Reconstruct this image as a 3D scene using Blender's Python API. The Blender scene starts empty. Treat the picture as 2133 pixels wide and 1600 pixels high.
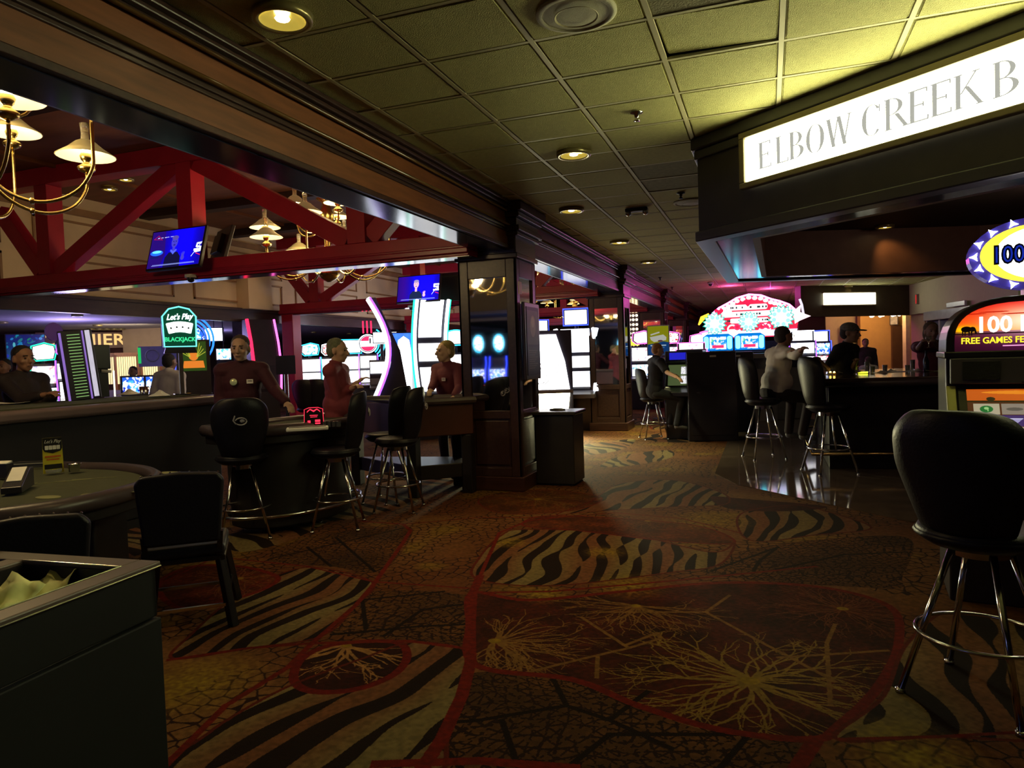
import bpy, bmesh, math, random
import numpy as np
from mathutils import Vector, Matrix
PI=math.pi
random.seed(7)
C=bpy.context.scene.collection
S=bpy.context.scene
# ---------------------------------------------------------------- camera, world, exposure, added fill lamps
FPX=1470.0; YAW,PITCH,ROLL=0.3483,-0.03747,-0.0327
O=Vector((0,0,1.5))
_f=Vector((-math.sin(YAW)*math.cos(PITCH),math.cos(YAW)*math.cos(PITCH),math.sin(PITCH)))
_r0=Vector((math.cos(YAW),math.sin(YAW),0)); _u0=_r0.cross(_f)
_r=_r0*math.cos(ROLL)+_u0*math.sin(ROLL); _u=_r.cross(_f)
cam_d=bpy.data.cameras.new('camera'); cam=bpy.data.objects.new('camera',cam_d); C.objects.link(cam)
cam_d.sensor_width=36; cam_d.sensor_fit='HORIZONTAL'; cam_d.lens=36*FPX/2133; cam_d.clip_start=.05; cam_d.clip_end=200
m=Matrix.Identity(4)
for i in range(3):
    m[i][0]=_r[i]; m[i][1]=_u[i]; m[i][2]=-_f[i]; m[i][3]=O[i]
cam.matrix_world=m; S.camera=cam
w=bpy.data.worlds.new('world'); S.world=w; w.use_nodes=True
w.node_tree.nodes['Background'].inputs[0].default_value=(.30,.32,.5,1); w.node_tree.nodes['Background'].inputs[1].default_value=.012
S.view_settings.view_transform='Standard'; S.view_settings.look='None'; S.view_settings.gamma=1; S.view_settings.use_curve_mapping=False
S.view_settings.exposure=0.0
def lamp(kind,loc,power,col,size=.3,target=None,spot=None,blend=.6,name='lamp'):
    d=bpy.data.lights.new(name,kind); d.energy=power; d.color=col
    if kind=='AREA': d.size=size
    else: d.shadow_soft_size=size
    if spot: d.spot_size=math.radians(spot); d.spot_blend=blend
    o=bpy.data.objects.new(name,d); C.objects.link(o); o.location=loc
    if target is not None:
        o.rotation_euler=(Vector(target)-Vector(loc)).to_track_quat('-Z','Y').to_euler()
    return o
for (x_,y_,z_,pw,col) in ((-14.,11.,2.1,90,(.50,.40,1.)),(-16.,17.,2.1,70,(.5,.42,1.)),(-14.,5.,2.0,60,(.42,.36,1.)),(-8.5,16.5,2.3,70,(.75,.7,1.)),(-8.,22.,2.2,60,(.8,.6,.9)),(-5.8,-5.6,2.4,26,(.35,.35,1.))):
    lamp('POINT',(x_,y_,z_),pw,col,.35,name='slot_bank_fill')  # unseen fill lamps added to stand in for the slot machines' glow
PINK=((-.9,19.5,3.08,30,(1,.10,.60)),(.1,21.2,3.08,45,(1,.10,.62)),(1.4,22.8,3.08,40,(1,.12,.65)),(-.3,16.8,3.05,10,(.5,.3,1.)))
for (x_,y_,z_,pw,col) in PINK:
    lamp('POINT',(x_,y_,z_),pw,col,.2,name='carnival_fill')  # added fill with no fixture, stands in for the carnival sign's glow
_pl=lamp('AREA',(-3.90,12.70,.62),85,(1,.92,.48),.4,target=(-3.0,11.0,-.35),name='panel_fill_light'); _pl.data.spread=math.radians(105)  # extra area lamp added for the light the white end panel throws
lamp('POINT',(2.6,7.6,2.75),9,(1,.62,.45),.25,name='canopy_fill_light')  # dim fill added to brighten the canopy's inner wall, no fixture here
# ---------------------------------------------------------------- ray helpers: a measured picture position to a world point on a known plane
def _ray(px,py): return _f+_r*((px-1066.5)/FPX)-_u*((py-800)/FPX)
def G(px,py,z=0.):
    d=_ray(px,py); return O+d*((z-O.z)/d.z)
def D(px,py,dist): return O+_ray(px,py)*dist
def XY(px,dist,z=0.):
    p=D(px,740,dist); return Vector((p.x,p.y,z))
# ---------------------------------------------------------------- materials
MT={}
def mat(name,col,rough=.5,metal=0.,var=.12,vs=6.,bump=0.,bs=120.,spec=.5,em=None,es=0.,trans=0.,ior=1.45,alpha=1.,stretch=None,coat=0.):
    if name in MT: return MT[name]
    m=bpy.data.materials.new(name); m.use_nodes=True; nt=m.node_tree; N=nt.nodes; L=nt.links
    b=N['Principled BSDF']; b.inputs['Roughness'].default_value=rough; b.inputs['Metallic'].default_value=metal
    b.inputs['Specular IOR Level'].default_value=spec; b.inputs['Transmission Weight'].default_value=trans; b.inputs['IOR'].default_value=ior
    b.inputs['Alpha'].default_value=alpha; b.inputs['Coat Weight'].default_value=coat
    tc=N.new('ShaderNodeTexCoord'); mp=N.new('ShaderNodeMapping'); L.new(tc.outputs['Object'],mp.inputs[0])
    if stretch: mp.inputs['Scale'].default_value=stretch
    n=N.new('ShaderNodeTexNoise'); n.inputs['Scale'].default_value=vs; n.inputs['Detail'].default_value=4; L.new(mp.outputs[0],n.inputs['Vector'])
    r=N.new('ShaderNodeMix'); r.data_type='RGBA'; L.new(n.outputs['Fac'],r.inputs[0])
    r.inputs[6].default_value=(*[max(0,c*(1-var*2)) for c in col],1); r.inputs[7].default_value=(*[min(1,c*(1+var*2)) for c in col],1)
    L.new(r.outputs[2],b.inputs['Base Color'])
    if bump:
        n2=N.new('ShaderNodeTexNoise'); n2.inputs['Scale'].default_value=bs; n2.inputs['Detail'].default_value=3; L.new(mp.outputs[0],n2.inputs['Vector'])
        bp=N.new('ShaderNodeBump'); bp.inputs['Strength'].default_value=bump; bp.inputs['Distance'].default_value=.01
        L.new(n2.outputs['Fac'],bp.inputs['Height']); L.new(bp.outputs[0],b.inputs['Normal'])
    if em: b.inputs['Emission Color'].default_value=(*em,1); b.inputs['Emission Strength'].default_value=es
    MT[name]=m; return m
def glow(name,col,s,var=.06):
    """something that gives off light: a tube, a lit panel"""
    if name in MT: return MT[name]
    m=bpy.data.materials.new(name); m.use_nodes=True; nt=m.node_tree; N=nt.nodes; L=nt.links
    N.remove(N['Principled BSDF']); e=N.new('ShaderNodeEmission'); L.new(e.outputs[0],N['Material Output'].inputs[0]); e.inputs[1].default_value=s
    n=N.new('ShaderNodeTexNoise'); n.inputs['Scale'].default_value=9; r=N.new('ShaderNodeMix'); r.data_type='RGBA'; L.new(n.outputs['Fac'],r.inputs[0])
    r.inputs[6].default_value=(*[c*(1-var) for c in col],1); r.inputs[7].default_value=(*[c*(1+var) for c in col],1); L.new(r.outputs[2],e.inputs[0])
    MT[name]=m; return m
def screen(name,cols,s,scale=7.,white=.4):
    """lit game screen: blocks of colour on a bright ground"""
    if name in MT: return MT[name]
    m=bpy.data.materials.new(name); m.use_nodes=True; nt=m.node_tree; N=nt.nodes; L=nt.links
    N.remove(N['Principled BSDF']); e=N.new('ShaderNodeEmission'); L.new(e.outputs[0],N['Material Output'].inputs[0]); e.inputs[1].default_value=s
    tc=N.new('ShaderNodeTexCoord'); v=N.new('ShaderNodeTexVoronoi'); v.inputs['Scale'].default_value=scale; v.distance='CHEBYCHEV'; L.new(tc.outputs['Object'],v.inputs['Vector'])
    cr=N.new('ShaderNodeValToRGB'); cr.color_ramp.interpolation='CONSTANT'
    sp=N.new('ShaderNodeSeparateColor'); L.new(v.outputs['Color'],sp.inputs[0]); L.new(sp.outputs[0],cr.inputs[0])
    el=cr.color_ramp.elements; el[0].position=0; el[0].color=(*cols[0],1); el[1].position=.999; el[1].color=(*cols[-1],1)
    for i,c in enumerate(cols[1:],1):
        x=el.new(i/len(cols)); x.color=(*c,1)
    n=N.new('ShaderNodeTexNoise'); n.inputs['Scale'].default_value=scale*1.7; n.inputs['Detail'].default_value=5; L.new(tc.outputs['Object'],n.inputs['Vector'])
    mr=N.new('ShaderNodeMapRange'); mr.inputs[1].default_value=.62-white*.4; mr.inputs[2].default_value=.66-white*.4; L.new(n.outputs['Fac'],mr.inputs[0])
    mx=N.new('ShaderNodeMix'); mx.data_type='RGBA'; L.new(mr.outputs[0],mx.inputs[0]); L.new(cr.outputs[0],mx.inputs[6]); mx.inputs[7].default_value=(1,1,1,1)
    L.new(mx.outputs[2],e.inputs[0]); MT[name]=m; return m
# ---------------------------------------------------------------- mesh builder
class MB:
    def __init__(s): s.v=[]; s.f=[]; s.M=None
    def add(s,vs,fs,M=None):
        o=len(s.v)
        for p in vs:
            p=Vector(p)
            if M is not None: p=M@p
            if s.M is not None: p=s.M@p
            s.v.append(p[:])
        for f in fs: s.f.append([i+o for i in f])
        return s
    def box(s,c,d,rz=0,rx=0,ry=0,taper=1.):
        hx,hy,hz=d[0]/2,d[1]/2,d[2]/2; t=taper
        vs=[(-hx,-hy,-hz),(hx,-hy,-hz),(hx,hy,-hz),(-hx,hy,-hz),(-hx*t,-hy*t,hz),(hx*t,-hy*t,hz),(hx*t,hy*t,hz),(-hx*t,hy*t,hz)]
        M=Matrix.Translation(c)@Matrix.Rotation(rz,4,'Z')@Matrix.Rotation(ry,4,'Y')@Matrix.Rotation(rx,4,'X')
        return s.add(vs,[(0,3,2,1),(4,5,6,7),(0,1,5,4),(1,2,6,5),(2,3,7,6),(3,0,4,7)],M)
    def bx(s,x0,x1,y0,y1,z0,z1): return s.box(((x0+x1)/2,(y0+y1)/2,(z0+z1)/2),(x1-x0,y1-y0,z1-z0))
    def bar(s,a,b,w,h,up=(0,0,1)):
        a=Vector(a);b=Vector(b);d=(b-a);L=d.length;d.normalize(); up=Vector(up)
        if abs(d.dot(up))>.98: up=Vector((1,0,0))
        x=d.cross(up).normalized(); y=x.cross(d)
        vs=[a+x*(sx*w/2)+y*(sy*h/2) for sx,sy in ((-1,-1),(1,-1),(1,1),(-1,1))]+[b+x*(sx*w/2)+y*(sy*h/2) for sx,sy in ((-1,-1),(1,-1),(1,1),(-1,1))]
        return s.add(vs,[(0,1,2,3),(4,7,6,5),(0,4,5,1),(1,5,6,2),(2,6,7,3),(3,7,4,0)])
    def lathe(s,prof,n=24,c=(0,0,0),M=None,cap=True):
        vs=[];fs=[]
        for r,z in prof:
            for k in range(n):
                a=2*PI*k/n; vs.append((c[0]+r*math.cos(a),c[1]+r*math.sin(a),c[2]+z))
        for i in range(len(prof)-1):
            for k in range(n):
                k2=(k+1)%n; fs.append((i*n+k,i*n+k2,(i+1)*n+k2,(i+1)*n+k))
        if cap: fs.append(tuple(range(n))[::-1]); fs.append(tuple((len(prof)-1)*n+k for k in range(n)))
        return s.add(vs,fs,M)
    def cyl(s,c,r,h,n=20,r2=None,M=None): return s.lathe([(r,0),(r if r2 is None else r2,h)],n,c,M)
    def tube(s,pts,r,n=8,closed=False):
        pts=[Vector(p) for p in pts]; m=len(pts); rr=r if isinstance(r,(list,tuple)) else [r]*m
        vs=[];fs=[]; px=None
        for i,p in enumerate(pts):
            if closed: t=pts[(i+1)%m]-pts[i-1]
            else: t=pts[min(i+1,m-1)]-pts[max(i-1,0)]
            t.normalize()
            if px is None:
                a=Vector((0,0,1)) if abs(t.z)<.9 else Vector((1,0,0)); px=t.cross(a).normalized()
            else: px=(px-t*px.dot(t)).normalized()
            y=t.cross(px)
            for k in range(n):
                a=2*PI*k/n; vs.append(p+(px*math.cos(a)+y*math.sin(a))*rr[i])
        for i in range(m if closed else m-1):
            j=(i+1)%m
            for k in range(n):
                k2=(k+1)%n; fs.append((i*n+k,i*n+k2,j*n+k2,j*n+k))
        if not closed: fs.append(tuple(range(n))[::-1]); fs.append(tuple((m-1)*n+k for k in range(n)))
        return s.add(vs,fs)
    def prism(s,poly,z0,z1,M=None):
        n=len(poly); vs=[(x,y,z0) for x,y in poly]+[(x,y,z1) for x,y in poly]
        fs=[tuple(range(n))[::-1],tuple(range(n,2*n))]+[(i,(i+1)%n,n+(i+1)%n,n+i) for i in range(n)]
        return s.add(vs,fs,M)
    def vprism(s,poly,y0,y1,M=None):
        """outline in x,z pushed through y"""
        n=len(poly); vs=[(x,y0,z) for x,z in poly]+[(x,y1,z) for x,z in poly]
        fs=[tuple(range(n)),tuple(range(n,2*n))[::-1]]+[(i,n+i,n+(i+1)%n,(i+1)%n) for i in range(n)]
        return s.add(vs,fs,M)
    def xprism(s,poly,x0,x1,M=None):
        """outline in y,z pushed through x"""
        n=len(poly); vs=[(x0,y,z) for y,z in poly]+[(x1,y,z) for y,z in poly]
        fs=[tuple(range(n))[::-1],tuple(range(n,2*n))]+[(i,(i+1)%n,n+(i+1)%n,n+i) for i in range(n)]
        return s.add(vs,fs,M)
    def ball(s,c,r,n=14,m=9,M=None):
        if not isinstance(r,(list,tuple)): r=(r,r,r)
        vs=[(0,0,-1)];fs=[]
        for i in range(1,m):
            a=PI*i/m
            for k in range(n): b=2*PI*k/n; vs.append((math.sin(a)*math.cos(b),math.sin(a)*math.sin(b),-math.cos(a)))
        vs.append((0,0,1)); T=len(vs)-1
        for k in range(n):
            k2=(k+1)%n; fs.append((0,1+k2,1+k)); fs.append((T,1+(m-2)*n+k,1+(m-2)*n+k2))
            for i in range(m-2): fs.append((1+i*n+k,1+i*n+k2,1+(i+1)*n+k2,1+(i+1)*n+k))
        A=Matrix.Translation(c)@(M if M is not None else Matrix.Identity(4))@Matrix.Diagonal((*r,1))
        return s.add(vs,fs,A)
    def cap(s,a,b,r0,r1,n=12):
        """capsule from a to b"""
        a=Vector(a);b=Vector(b);d=(b-a); L=max(d.length,1e-6)
        q=d.to_track_quat('Z','Y').to_matrix().to_4x4(); prof=[]
        for i in range(5): t=PI/2*(1-i/4); prof.append((max(r0*math.cos(t),1e-4),-r0*math.sin(t)))
        for i in range(5): t=PI/2*i/4; prof.append((max(r1*math.cos(t),1e-4),L+r1*math.sin(t)))
        return s.lathe(prof,n,(0,0,0),Matrix.Translation(a)@q)
    def grid(s,fn,nu,nv,thick=None):
        vs=[fn(i/nu,j/nv) for j in range(nv+1) for i in range(nu+1)]
        fs=[(j*(nu+1)+i,j*(nu+1)+i+1,(j+1)*(nu+1)+i+1,(j+1)*(nu+1)+i) for j in range(nv) for i in range(nu)]
        return s.add(vs,fs)
    def mesh(s,name,mt,smooth=False):
        me=bpy.data.meshes.new(name); me.from_pydata(s.v,[],s.f); me.update()
        bm=bmesh.new(); bm.from_mesh(me); bmesh.ops.recalc_face_normals(bm,faces=bm.faces); bm.to_mesh(me); bm.free()
        me.materials.append(mt)
        if smooth: me.shade_smooth()
        return me
    def build(s,name,mt,parent=None,smooth=False,bevel=0,seg=2,loc=None,rot=None,sub=0,solid=0):
        o=bpy.data.objects.new(name,s.mesh(name,mt,smooth)); C.objects.link(o)
        if parent: o.parent=parent
        if loc is not None: o.location=loc
        if rot is not None: o.rotation_euler=rot
        if solid:
            md=o.modifiers.new('thickness','SOLIDIFY'); md.thickness=solid; md.offset=0
        if bevel:
            md=o.modifiers.new('bevel','BEVEL'); md.width=bevel; md.segments=seg; md.limit_method='ANGLE'; md.angle_limit=math.radians(40)
            if smooth or bevel>.008:
                o.data.shade_smooth(); md.harden_normals=True
        if sub:
            md=o.modifiers.new('sub','SUBSURF'); md.levels=sub; md.render_levels=sub; o.data.shade_smooth()
        return o
def tag(o,label=None,cat=None,group=None,kind=None):
    if label: o['label']=label
    if cat: o['category']=cat
    if group: o['group']=group
    if kind: o['kind']=kind
    return o
def thing(name,label,cat,loc=(0,0,0),rz=0,group=None,rot=None):
    o=bpy.data.objects.new(name,None); C.objects.link(o); o.empty_display_size=.1
    o.location=loc; o.rotation_euler=rot if rot else (0,0,rz); return tag(o,label,cat,group)
def kids(o): return [x for x in C.objects if x.parent==o]
def dup(root,loc,rz,label,group=None,scale=None):
    def cp(o,par):
        c=o.copy(); C.objects.link(c)
        if par: c.parent=par
        for ch in CH.get(o.name,()): cp(ch,c)
        return c
    CH={}
    for x in C.objects:
        if x.parent: CH.setdefault(x.parent.name,[]).append(x)
    r=cp(root,None); r.location=loc; r.rotation_euler=(0,0,rz); r['label']=label
    if group: r['group']=group
    if scale: r.scale=scale if isinstance(scale,tuple) else (scale,)*3
    return r
def struct(name,mb,mt,parent=None,label=None,**k):
    o=mb.build(name,mt,parent,**k)
    if not parent: o['kind']='structure'
    if label: o['label']=label
    return o
def text(name,s,size,mt,parent,loc,rot=(PI/2,0,0),ext=.002,sx=1.,shear=0,align='CENTER',off=0.,space=1.):
    cu=bpy.data.curves.new(name,'FONT'); cu.body=s; cu.size=size; cu.extrude=ext; cu.align_x=align; cu.align_y='CENTER'; cu.shear=shear; cu.offset=off; cu.resolution_u=3; cu.space_character=space
    t=bpy.data.objects.new('tmp',cu); C.objects.link(t)
    me=bpy.data.meshes.new_from_object(t.evaluated_get(bpy.context.evaluated_depsgraph_get())); bpy.data.objects.remove(t); bpy.data.curves.remove(cu)
    me.materials.clear(); me.materials.append(mt)
    o=bpy.data.objects.new(name,me); C.objects.link(o)
    if parent: o.parent=parent
    o.location=loc; o.rotation_euler=rot; o.scale=(sx,1,1); return o
def rrect(w,h,r,n=4,cx=0,cy=0):
    p=[]
    for sx,sy,a0 in ((1,1,0),(-1,1,90),(-1,-1,180),(1,-1,270)):
        for i in range(n+1):
            a=math.radians(a0+90*i/n); p.append((cx+sx*(w/2-r)+r*math.cos(a),cy+sy*(h/2-r)+r*math.sin(a)))
    return p
def oval(rx,ry,n=28,cx=0,cy=0,a0=0,a1=2*PI): return [(cx+rx*math.cos(a0+(a1-a0)*k/n),cy+ry*math.sin(a0+(a1-a0)*k/n)) for k in range(n)]
# ---------------------------------------------------------------- flat prints drawn in code (carpet weave, television picture, posters)
class Canvas:
    def __init__(s,w,h,bg=(0,0,0)):
        s.w,s.h=w,h; s.a=np.ones((h,w,4),np.float32); s.a[...,:3]=bg
    def mask(s,poly):
        P=np.array(poly,float); x0=max(int(P[:,0].min())-1,0); x1=min(int(P[:,0].max())+2,s.w); y0=max(int(P[:,1].min())-1,0); y1=min(int(P[:,1].max())+2,s.h)
        if x1<=x0 or y1<=y0: return None
        X,Y=np.meshgrid(np.arange(x0,x1)+.5,np.arange(y0,y1)+.5); ins=np.zeros(X.shape,bool); n=len(P)
        for i in range(n):
            xa,ya=P[i]; xb,yb=P[(i+1)%n]
            if ya==yb: continue
            c=((ya>Y)!=(yb>Y))&(X<(xb-xa)*(Y-ya)/(yb-ya)+xa); ins^=c
        return (slice(y0,y1),slice(x0,x1)),ins
    def poly(s,poly,col):
        r=s.mask(poly)
        if r: s.a[r[0]][r[1],:3]=col
    def ell(s,cx,cy,rx,ry,col,rot=0):
        c,sn=math.cos(rot),math.sin(rot)
        s.poly([(cx+rx*math.cos(t)*c-ry*math.sin(t)*sn,cy+rx*math.cos(t)*sn+ry*math.sin(t)*c) for t in np.linspace(0,2*PI,32,endpoint=False)],col)
    def rect(s,x0,y0,x1,y1,col): s.poly([(x0,y0),(x1,y0),(x1,y1),(x0,y1)],col)
    def line(s,pts,w,col,w2=None):
        n=len(pts)
        for i in range(n-1):
            (x0,y0),(x1,y1)=pts[i],pts[i+1]; L=math.hypot(x1-x0,y1-y0)
            if L<1e-6: continue
            wa=w if w2 is None else w+(w2-w)*i/(n-1); wb=w if w2 is None else w+(w2-w)*(i+1)/(n-1)
            dx,dy=(x1-x0)/L,(y1-y0)/L
            s.poly([(x0-dy*wa/2-dx*wa*.3,y0+dx*wa/2-dy*wa*.3),(x0+dy*wa/2-dx*wa*.3,y0-dx*wa/2-dy*wa*.3),(x1+dy*wb/2+dx*wb*.3,y1-dx*wb/2+dy*wb*.3),(x1-dy*wb/2+dx*wb*.3,y1+dx*wb/2+dy*wb*.3)],col)
    def image(s,name):
        im=bpy.data.images.new(name,s.w,s.h); im.pixels.foreach_set(np.ascontiguousarray(s.a).ravel()); im.update(); im.pack(); return im
def print_mat(name,img,rough=.6,em=0.,rep=False,obj_scale=None):
    m=bpy.data.materials.new(name); m.use_nodes=True; nt=m.node_tree; N=nt.nodes; L=nt.links; b=N['Principled BSDF']
    t=N.new('ShaderNodeTexImage'); t.image=img; t.extension='REPEAT' if rep else 'EXTEND'
    tc=N.new('ShaderNodeTexCoord'); L.new(tc.outputs['UV'],t.inputs[0])
    b.inputs['Roughness'].default_value=rough
    if em:
        b.inputs['Base Color'].default_value=(.02,.02,.02,1); L.new(t.outputs[0],b.inputs['Emission Color']); b.inputs['Emission Strength'].default_value=em
    else: L.new(t.outputs[0],b.inputs['Base Color'])
    return m
def panel_uv(name,w,h,mt,parent,loc,rot=(PI/2,0,0),t=.004):
    """thin flat panel, w by h, picture on its face"""
    me=bpy.data.meshes.new(name); x,y=w/2,h/2
    me.from_pydata([(-x,-y,0),(x,-y,0),(x,y,0),(-x,y,0),(-x,-y,-t),(x,-y,-t),(x,y,-t),(-x,y,-t)],[],[(0,1,2,3),(7,6,5,4),(0,4,5,1),(1,5,6,2),(2,6,7,3),(3,7,4,0)])
    uv=me.uv_layers.new(); q=[(0,0),(1,0),(1,1),(0,1)]
    for li in range(len(uv.data)): uv.data[li].uv=q[li%4] if li<4 else (0.01,0.01)
    me.materials.append(mt); o=bpy.data.objects.new(name,me); C.objects.link(o)
    if parent: o.parent=parent
    o.location=loc; o.rotation_euler=rot; return o
# ================================================================ CARPET
WX0,WY0,WS=-8.0,1.4,12.0
def make_carpet():
    NP=3072; K=NP/WS
    rs=np.random.RandomState(3)
    def W(px,py):
        p=G(px,py); return ((p.x-WX0)*K,(p.y-WY0)*K)
    def vnoise(cells,seed):
        r=np.random.RandomState(seed).rand(cells,cells).astype(np.float32)
        r=np.pad(r,((0,2),(0,2)),mode='wrap')
        t=np.linspace(0,cells,NP,endpoint=False); i=t.astype(int); fr=(t-i).astype(np.float32); fr=fr*fr*(3-2*fr)
        a=r[i][:, :]*(1-fr)[:,None]+r[i+1]*fr[:,None]
        return a[:,i]*(1-fr)[None]+a[:,i+1]*fr[None]
    n1=vnoise(14,1); n2=vnoise(34,2); n3=vnoise(90,5); n4=vnoise(700,6)
    yy,xx=np.mgrid[0:NP,0:NP].astype(np.float32); xx=xx/K; yy=yy/K
    def voro(cell,jit=.9):
        u=xx/cell+(n3-.5)*.25; v=yy/cell; iu=np.floor(u).astype(np.int32); iv=np.floor(v).astype(np.int32)
        T=np.random.RandomState(11).rand(512,512,2).astype(np.float32)
        d1=np.full(u.shape,9,np.float32); d2=d1.copy()
        for a in (-1,0,1):
            for b in (-1,0,1):
                j=T[(iv+b)%512,(iu+a)%512]; dx=iu+a+.5+(j[...,0]-.5)*jit-u; dy=iv+b+.5+(j[...,1]-.5)*jit-v
                d=np.sqrt(dx*dx+dy*dy); d2=np.minimum(d2,np.maximum(d,d1)); d1=np.minimum(d1,d)
        return d2-d1
    cv=Canvas(NP,NP); A=cv.a
    base=np.array((.30,.185,.085)); tan=np.array((.36,.27,.14)); dk=np.array((.075,.034,.020)); olive=np.array((.42,.38,.10))
    cr=voro(.085)
    mixv=np.clip((n1-.35)*2.2,0,1)[...,None]
    A[...,:3]=base*(1-mixv)+tan*mixv
    crk=(cr<.10+.10*(n2-.5))&(n2>.30)
    A[crk,:3]=dk*1.6
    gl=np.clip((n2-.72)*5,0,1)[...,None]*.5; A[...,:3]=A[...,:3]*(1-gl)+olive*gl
    def smooth(pts,n=8):
        P=[np.array(p,float) for p in pts]; m=len(P); o=[]
        for i in range(m):
            a,b,c,d=P[i-1],P[i],P[(i+1)%m],P[(i+2)%m]
            for k in range(n):
                t=k/n; o.append(tuple(.5*((2*b)+(-a+c)*t+(2*a-5*b+4*c-d)*t*t+(-a+3*b-3*c+d)*t**3)))
        return o
    def region(px): return smooth([W(*p) for p in px])
    def zebra(px,ang,freq=13,seed=0):
        if isinstance(ang,tuple):
            q0=W(*ang[:2]); q1=W(*ang[2:]); ang=math.atan2(-(q1[0]-q0[0]),q1[1]-q0[1])
        P=region(px); r=cv.mask(P)
        if not r: return P
        sl,ins=r; c,s=math.cos(ang),math.sin(ang)
        ph=(xx[sl]*c+yy[sl]*s)*freq*2.7+(n1[sl]-.5)*8+(n2[sl]-.5)*5+seed
        along=(-xx[sl]*s+yy[sl]*c)
        ph=ph+np.sin(along*4.5+seed)*.8
        q=np.sin(ph)+.75*np.sin(ph*.5+along*2.6+n1[sl]*9+seed)+.3*(n3[sl]-.5); st=(q>.22)
        g=(.5+.5*np.sin(ph*.25+2))[...,None]
        light=np.array((.36,.34,.21))*g+np.array((.34,.23,.14))*(1-g)
        col=np.where(st[...,None],dk,light); sub=A[sl]; sub[ins,:3]=col[ins]; A[sl]=sub
        return P
    def hatch(px,seed=0):
        P=region(px); r=cv.mask(P)
        if not r: return P
        sl,ins=r; h=np.zeros(ins.shape,bool)
        for k,(a,fq) in enumerate(((.25,95),(1.9,90),(1.15,110),(2.7,120))):
            q=np.sin((xx[sl]*math.cos(a)+yy[sl]*math.sin(a))*fq+(n3[sl]-.5)*7+(n2[sl]-.5)*14); h|=(q>.90-.12*n3[sl])&(n4[sl]>.35)
        col=np.where(h[...,None],dk*1.3,np.array((.28,.19,.09))*(1+.5*(n2[sl]-.5))[...,None]); sub=A[sl]; sub[ins,:3]=col[ins]; A[sl]=sub
        c=np.mean(P,0); R=max(np.ptp(np.array(P)[:,0]),np.ptp(np.array(P)[:,1]))/2
        return P
    def redbrown(px,col=(.17,.06,.03)):
        P=region(px); r=cv.mask(P); sl,ins=r; sub=A[sl]
        sub[ins,:3]=(np.array(col)*(.75+.6*n3[sl]+.25*(n4[sl]-.5))[...,None])[ins]; A[sl]=sub; return P
    def outline(P,w,col=(.31,.062,.028)): cv.line(P+[P[0]],w*K,col)
    def burst(px,py,R,n=40,col=(.46,.36,.13),w=.022,ax=1.,seed=1,clip=None,a0=0,a1=2*PI):
        rr=np.random.RandomState(seed); cx,cy=W(px,py); save=A[...,:3].copy() if clip is not None else None
        def go(x,y,a,L,w,dep):
            pts=[(x,y)]; m=6
            for i in range(m):
                a+=rr.uniform(-.38,.38); x+=math.cos(a)*L/m*ax; y+=math.sin(a)*L/m; pts.append((x,y))
                if dep and rr.rand()<.42 and i>0: go(x,y,a+rr.choice((-1,1))*rr.uniform(.35,.75),L*(1-i/m)*.8,w*.65,dep-1)
            cv.line(pts,w,col,w*.3)
        for k in range(n): go(cx,cy,a0+(a1-a0)*(k+rr.rand()*.6)/n,R*K*rr.uniform(.6,1.05),w*K,2)
        cv.ell(cx,cy,R*K*.07,R*K*.06,(.42,.36,.09))
        if clip is not None:
            keep=cv.mask(clip)
            if keep is not None:
                sl,ins=keep; new=A[sl][...,:3].copy(); A[...,:3]=save; sub=A[sl]; sub[ins,:3]=new[ins]; A[sl]=sub
    def branch(pts,w=.02,col=(.06,.024,.012)): cv.line([W(*p) for p in pts],w*K,col)
    # woven shapes, laid out on the floor where the photograph shows them
    hatch([(975,1405),(1190,1418),(1330,1475),(1500,1530),(1680,1548),(1640,1640),(860,1640),(925,1530)])
    hatch([(690,1312),(760,1235),(985,1245),(980,1350),(850,1338)])
    hatch([(560,1165),(640,1120),(840,1095),(850,1130),(790,1190),(690,1180)])
    hatch([(1470,1195),(1540,1150),(1700,1125),(1890,1120),(1880,1200),(1840,1225)])
    z=[]
    z.append(zebra([(360,1372),(400,1320),(480,1250),(560,1205),(650,1182),(775,1212),(740,1262),(670,1325),(520,1350)],(430,1358,715,1205),17,1))
    z.append(zebra([(330,1640),(430,1530),(590,1435),(760,1370),(860,1338),(975,1357),(970,1420),(935,1530),(860,1640)],(480,1590,850,1360),13,2))
    z.append(zebra([(992,1205),(1000,1160),(1045,1115),(1095,1103),(1300,1112),(1480,1150),(1530,1130),(1500,1175),(1400,1192),(1150,1220)],(1070,1212,1190,1110),16,3))
    z.append(zebra([(1160,1072),(1230,1045),(1290,1008),(1400,1000),(1500,1025),(1512,1050),(1400,1056),(1230,1066)],(1290,1060,1360,1008),13,4))
    z.append(zebra([(1540,1105),(1548,1068),(1650,1052),(1730,1068),(1815,1100),(1700,1114),(1580,1128)],(1640,1120,1650,1060),15,5))
    z.append(zebra([(1740,1538),(1840,1450),(1890,1340),(1990,1270),(2180,1330),(2240,1520),(1950,1534)],(1960,1530,1900,1340),11,6))
    z.append(zebra([(1250,972),(1300,948),(1390,938),(1400,952),(1330,968)],.2,12,7))
    z.append(zebra([(1335,915),(1400,898),(1560,896),(1530,912),(1430,922)],.2,9,8))
    z.append(zebra([(1160,945),(1210,928),(1320,915),(1290,938),(1200,950)],.6,9,9))
    z.append(zebra([(880,1010),(900,975),(985,955),(990,975),(940,1005)],1.2,10,9))
    z.append(zebra([(460,1120),(600,1085),(700,1070),(620,1120),(500,1150)],1.2,12,4))
    z.append(zebra([(180,1130),(290,1095),(300,1150),(190,1168)],1.35,17,1))
    z.append(zebra([(600,1060),(700,1040),(800,1030),(870,1045),(700,1085)],1.0,12,2))
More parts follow.
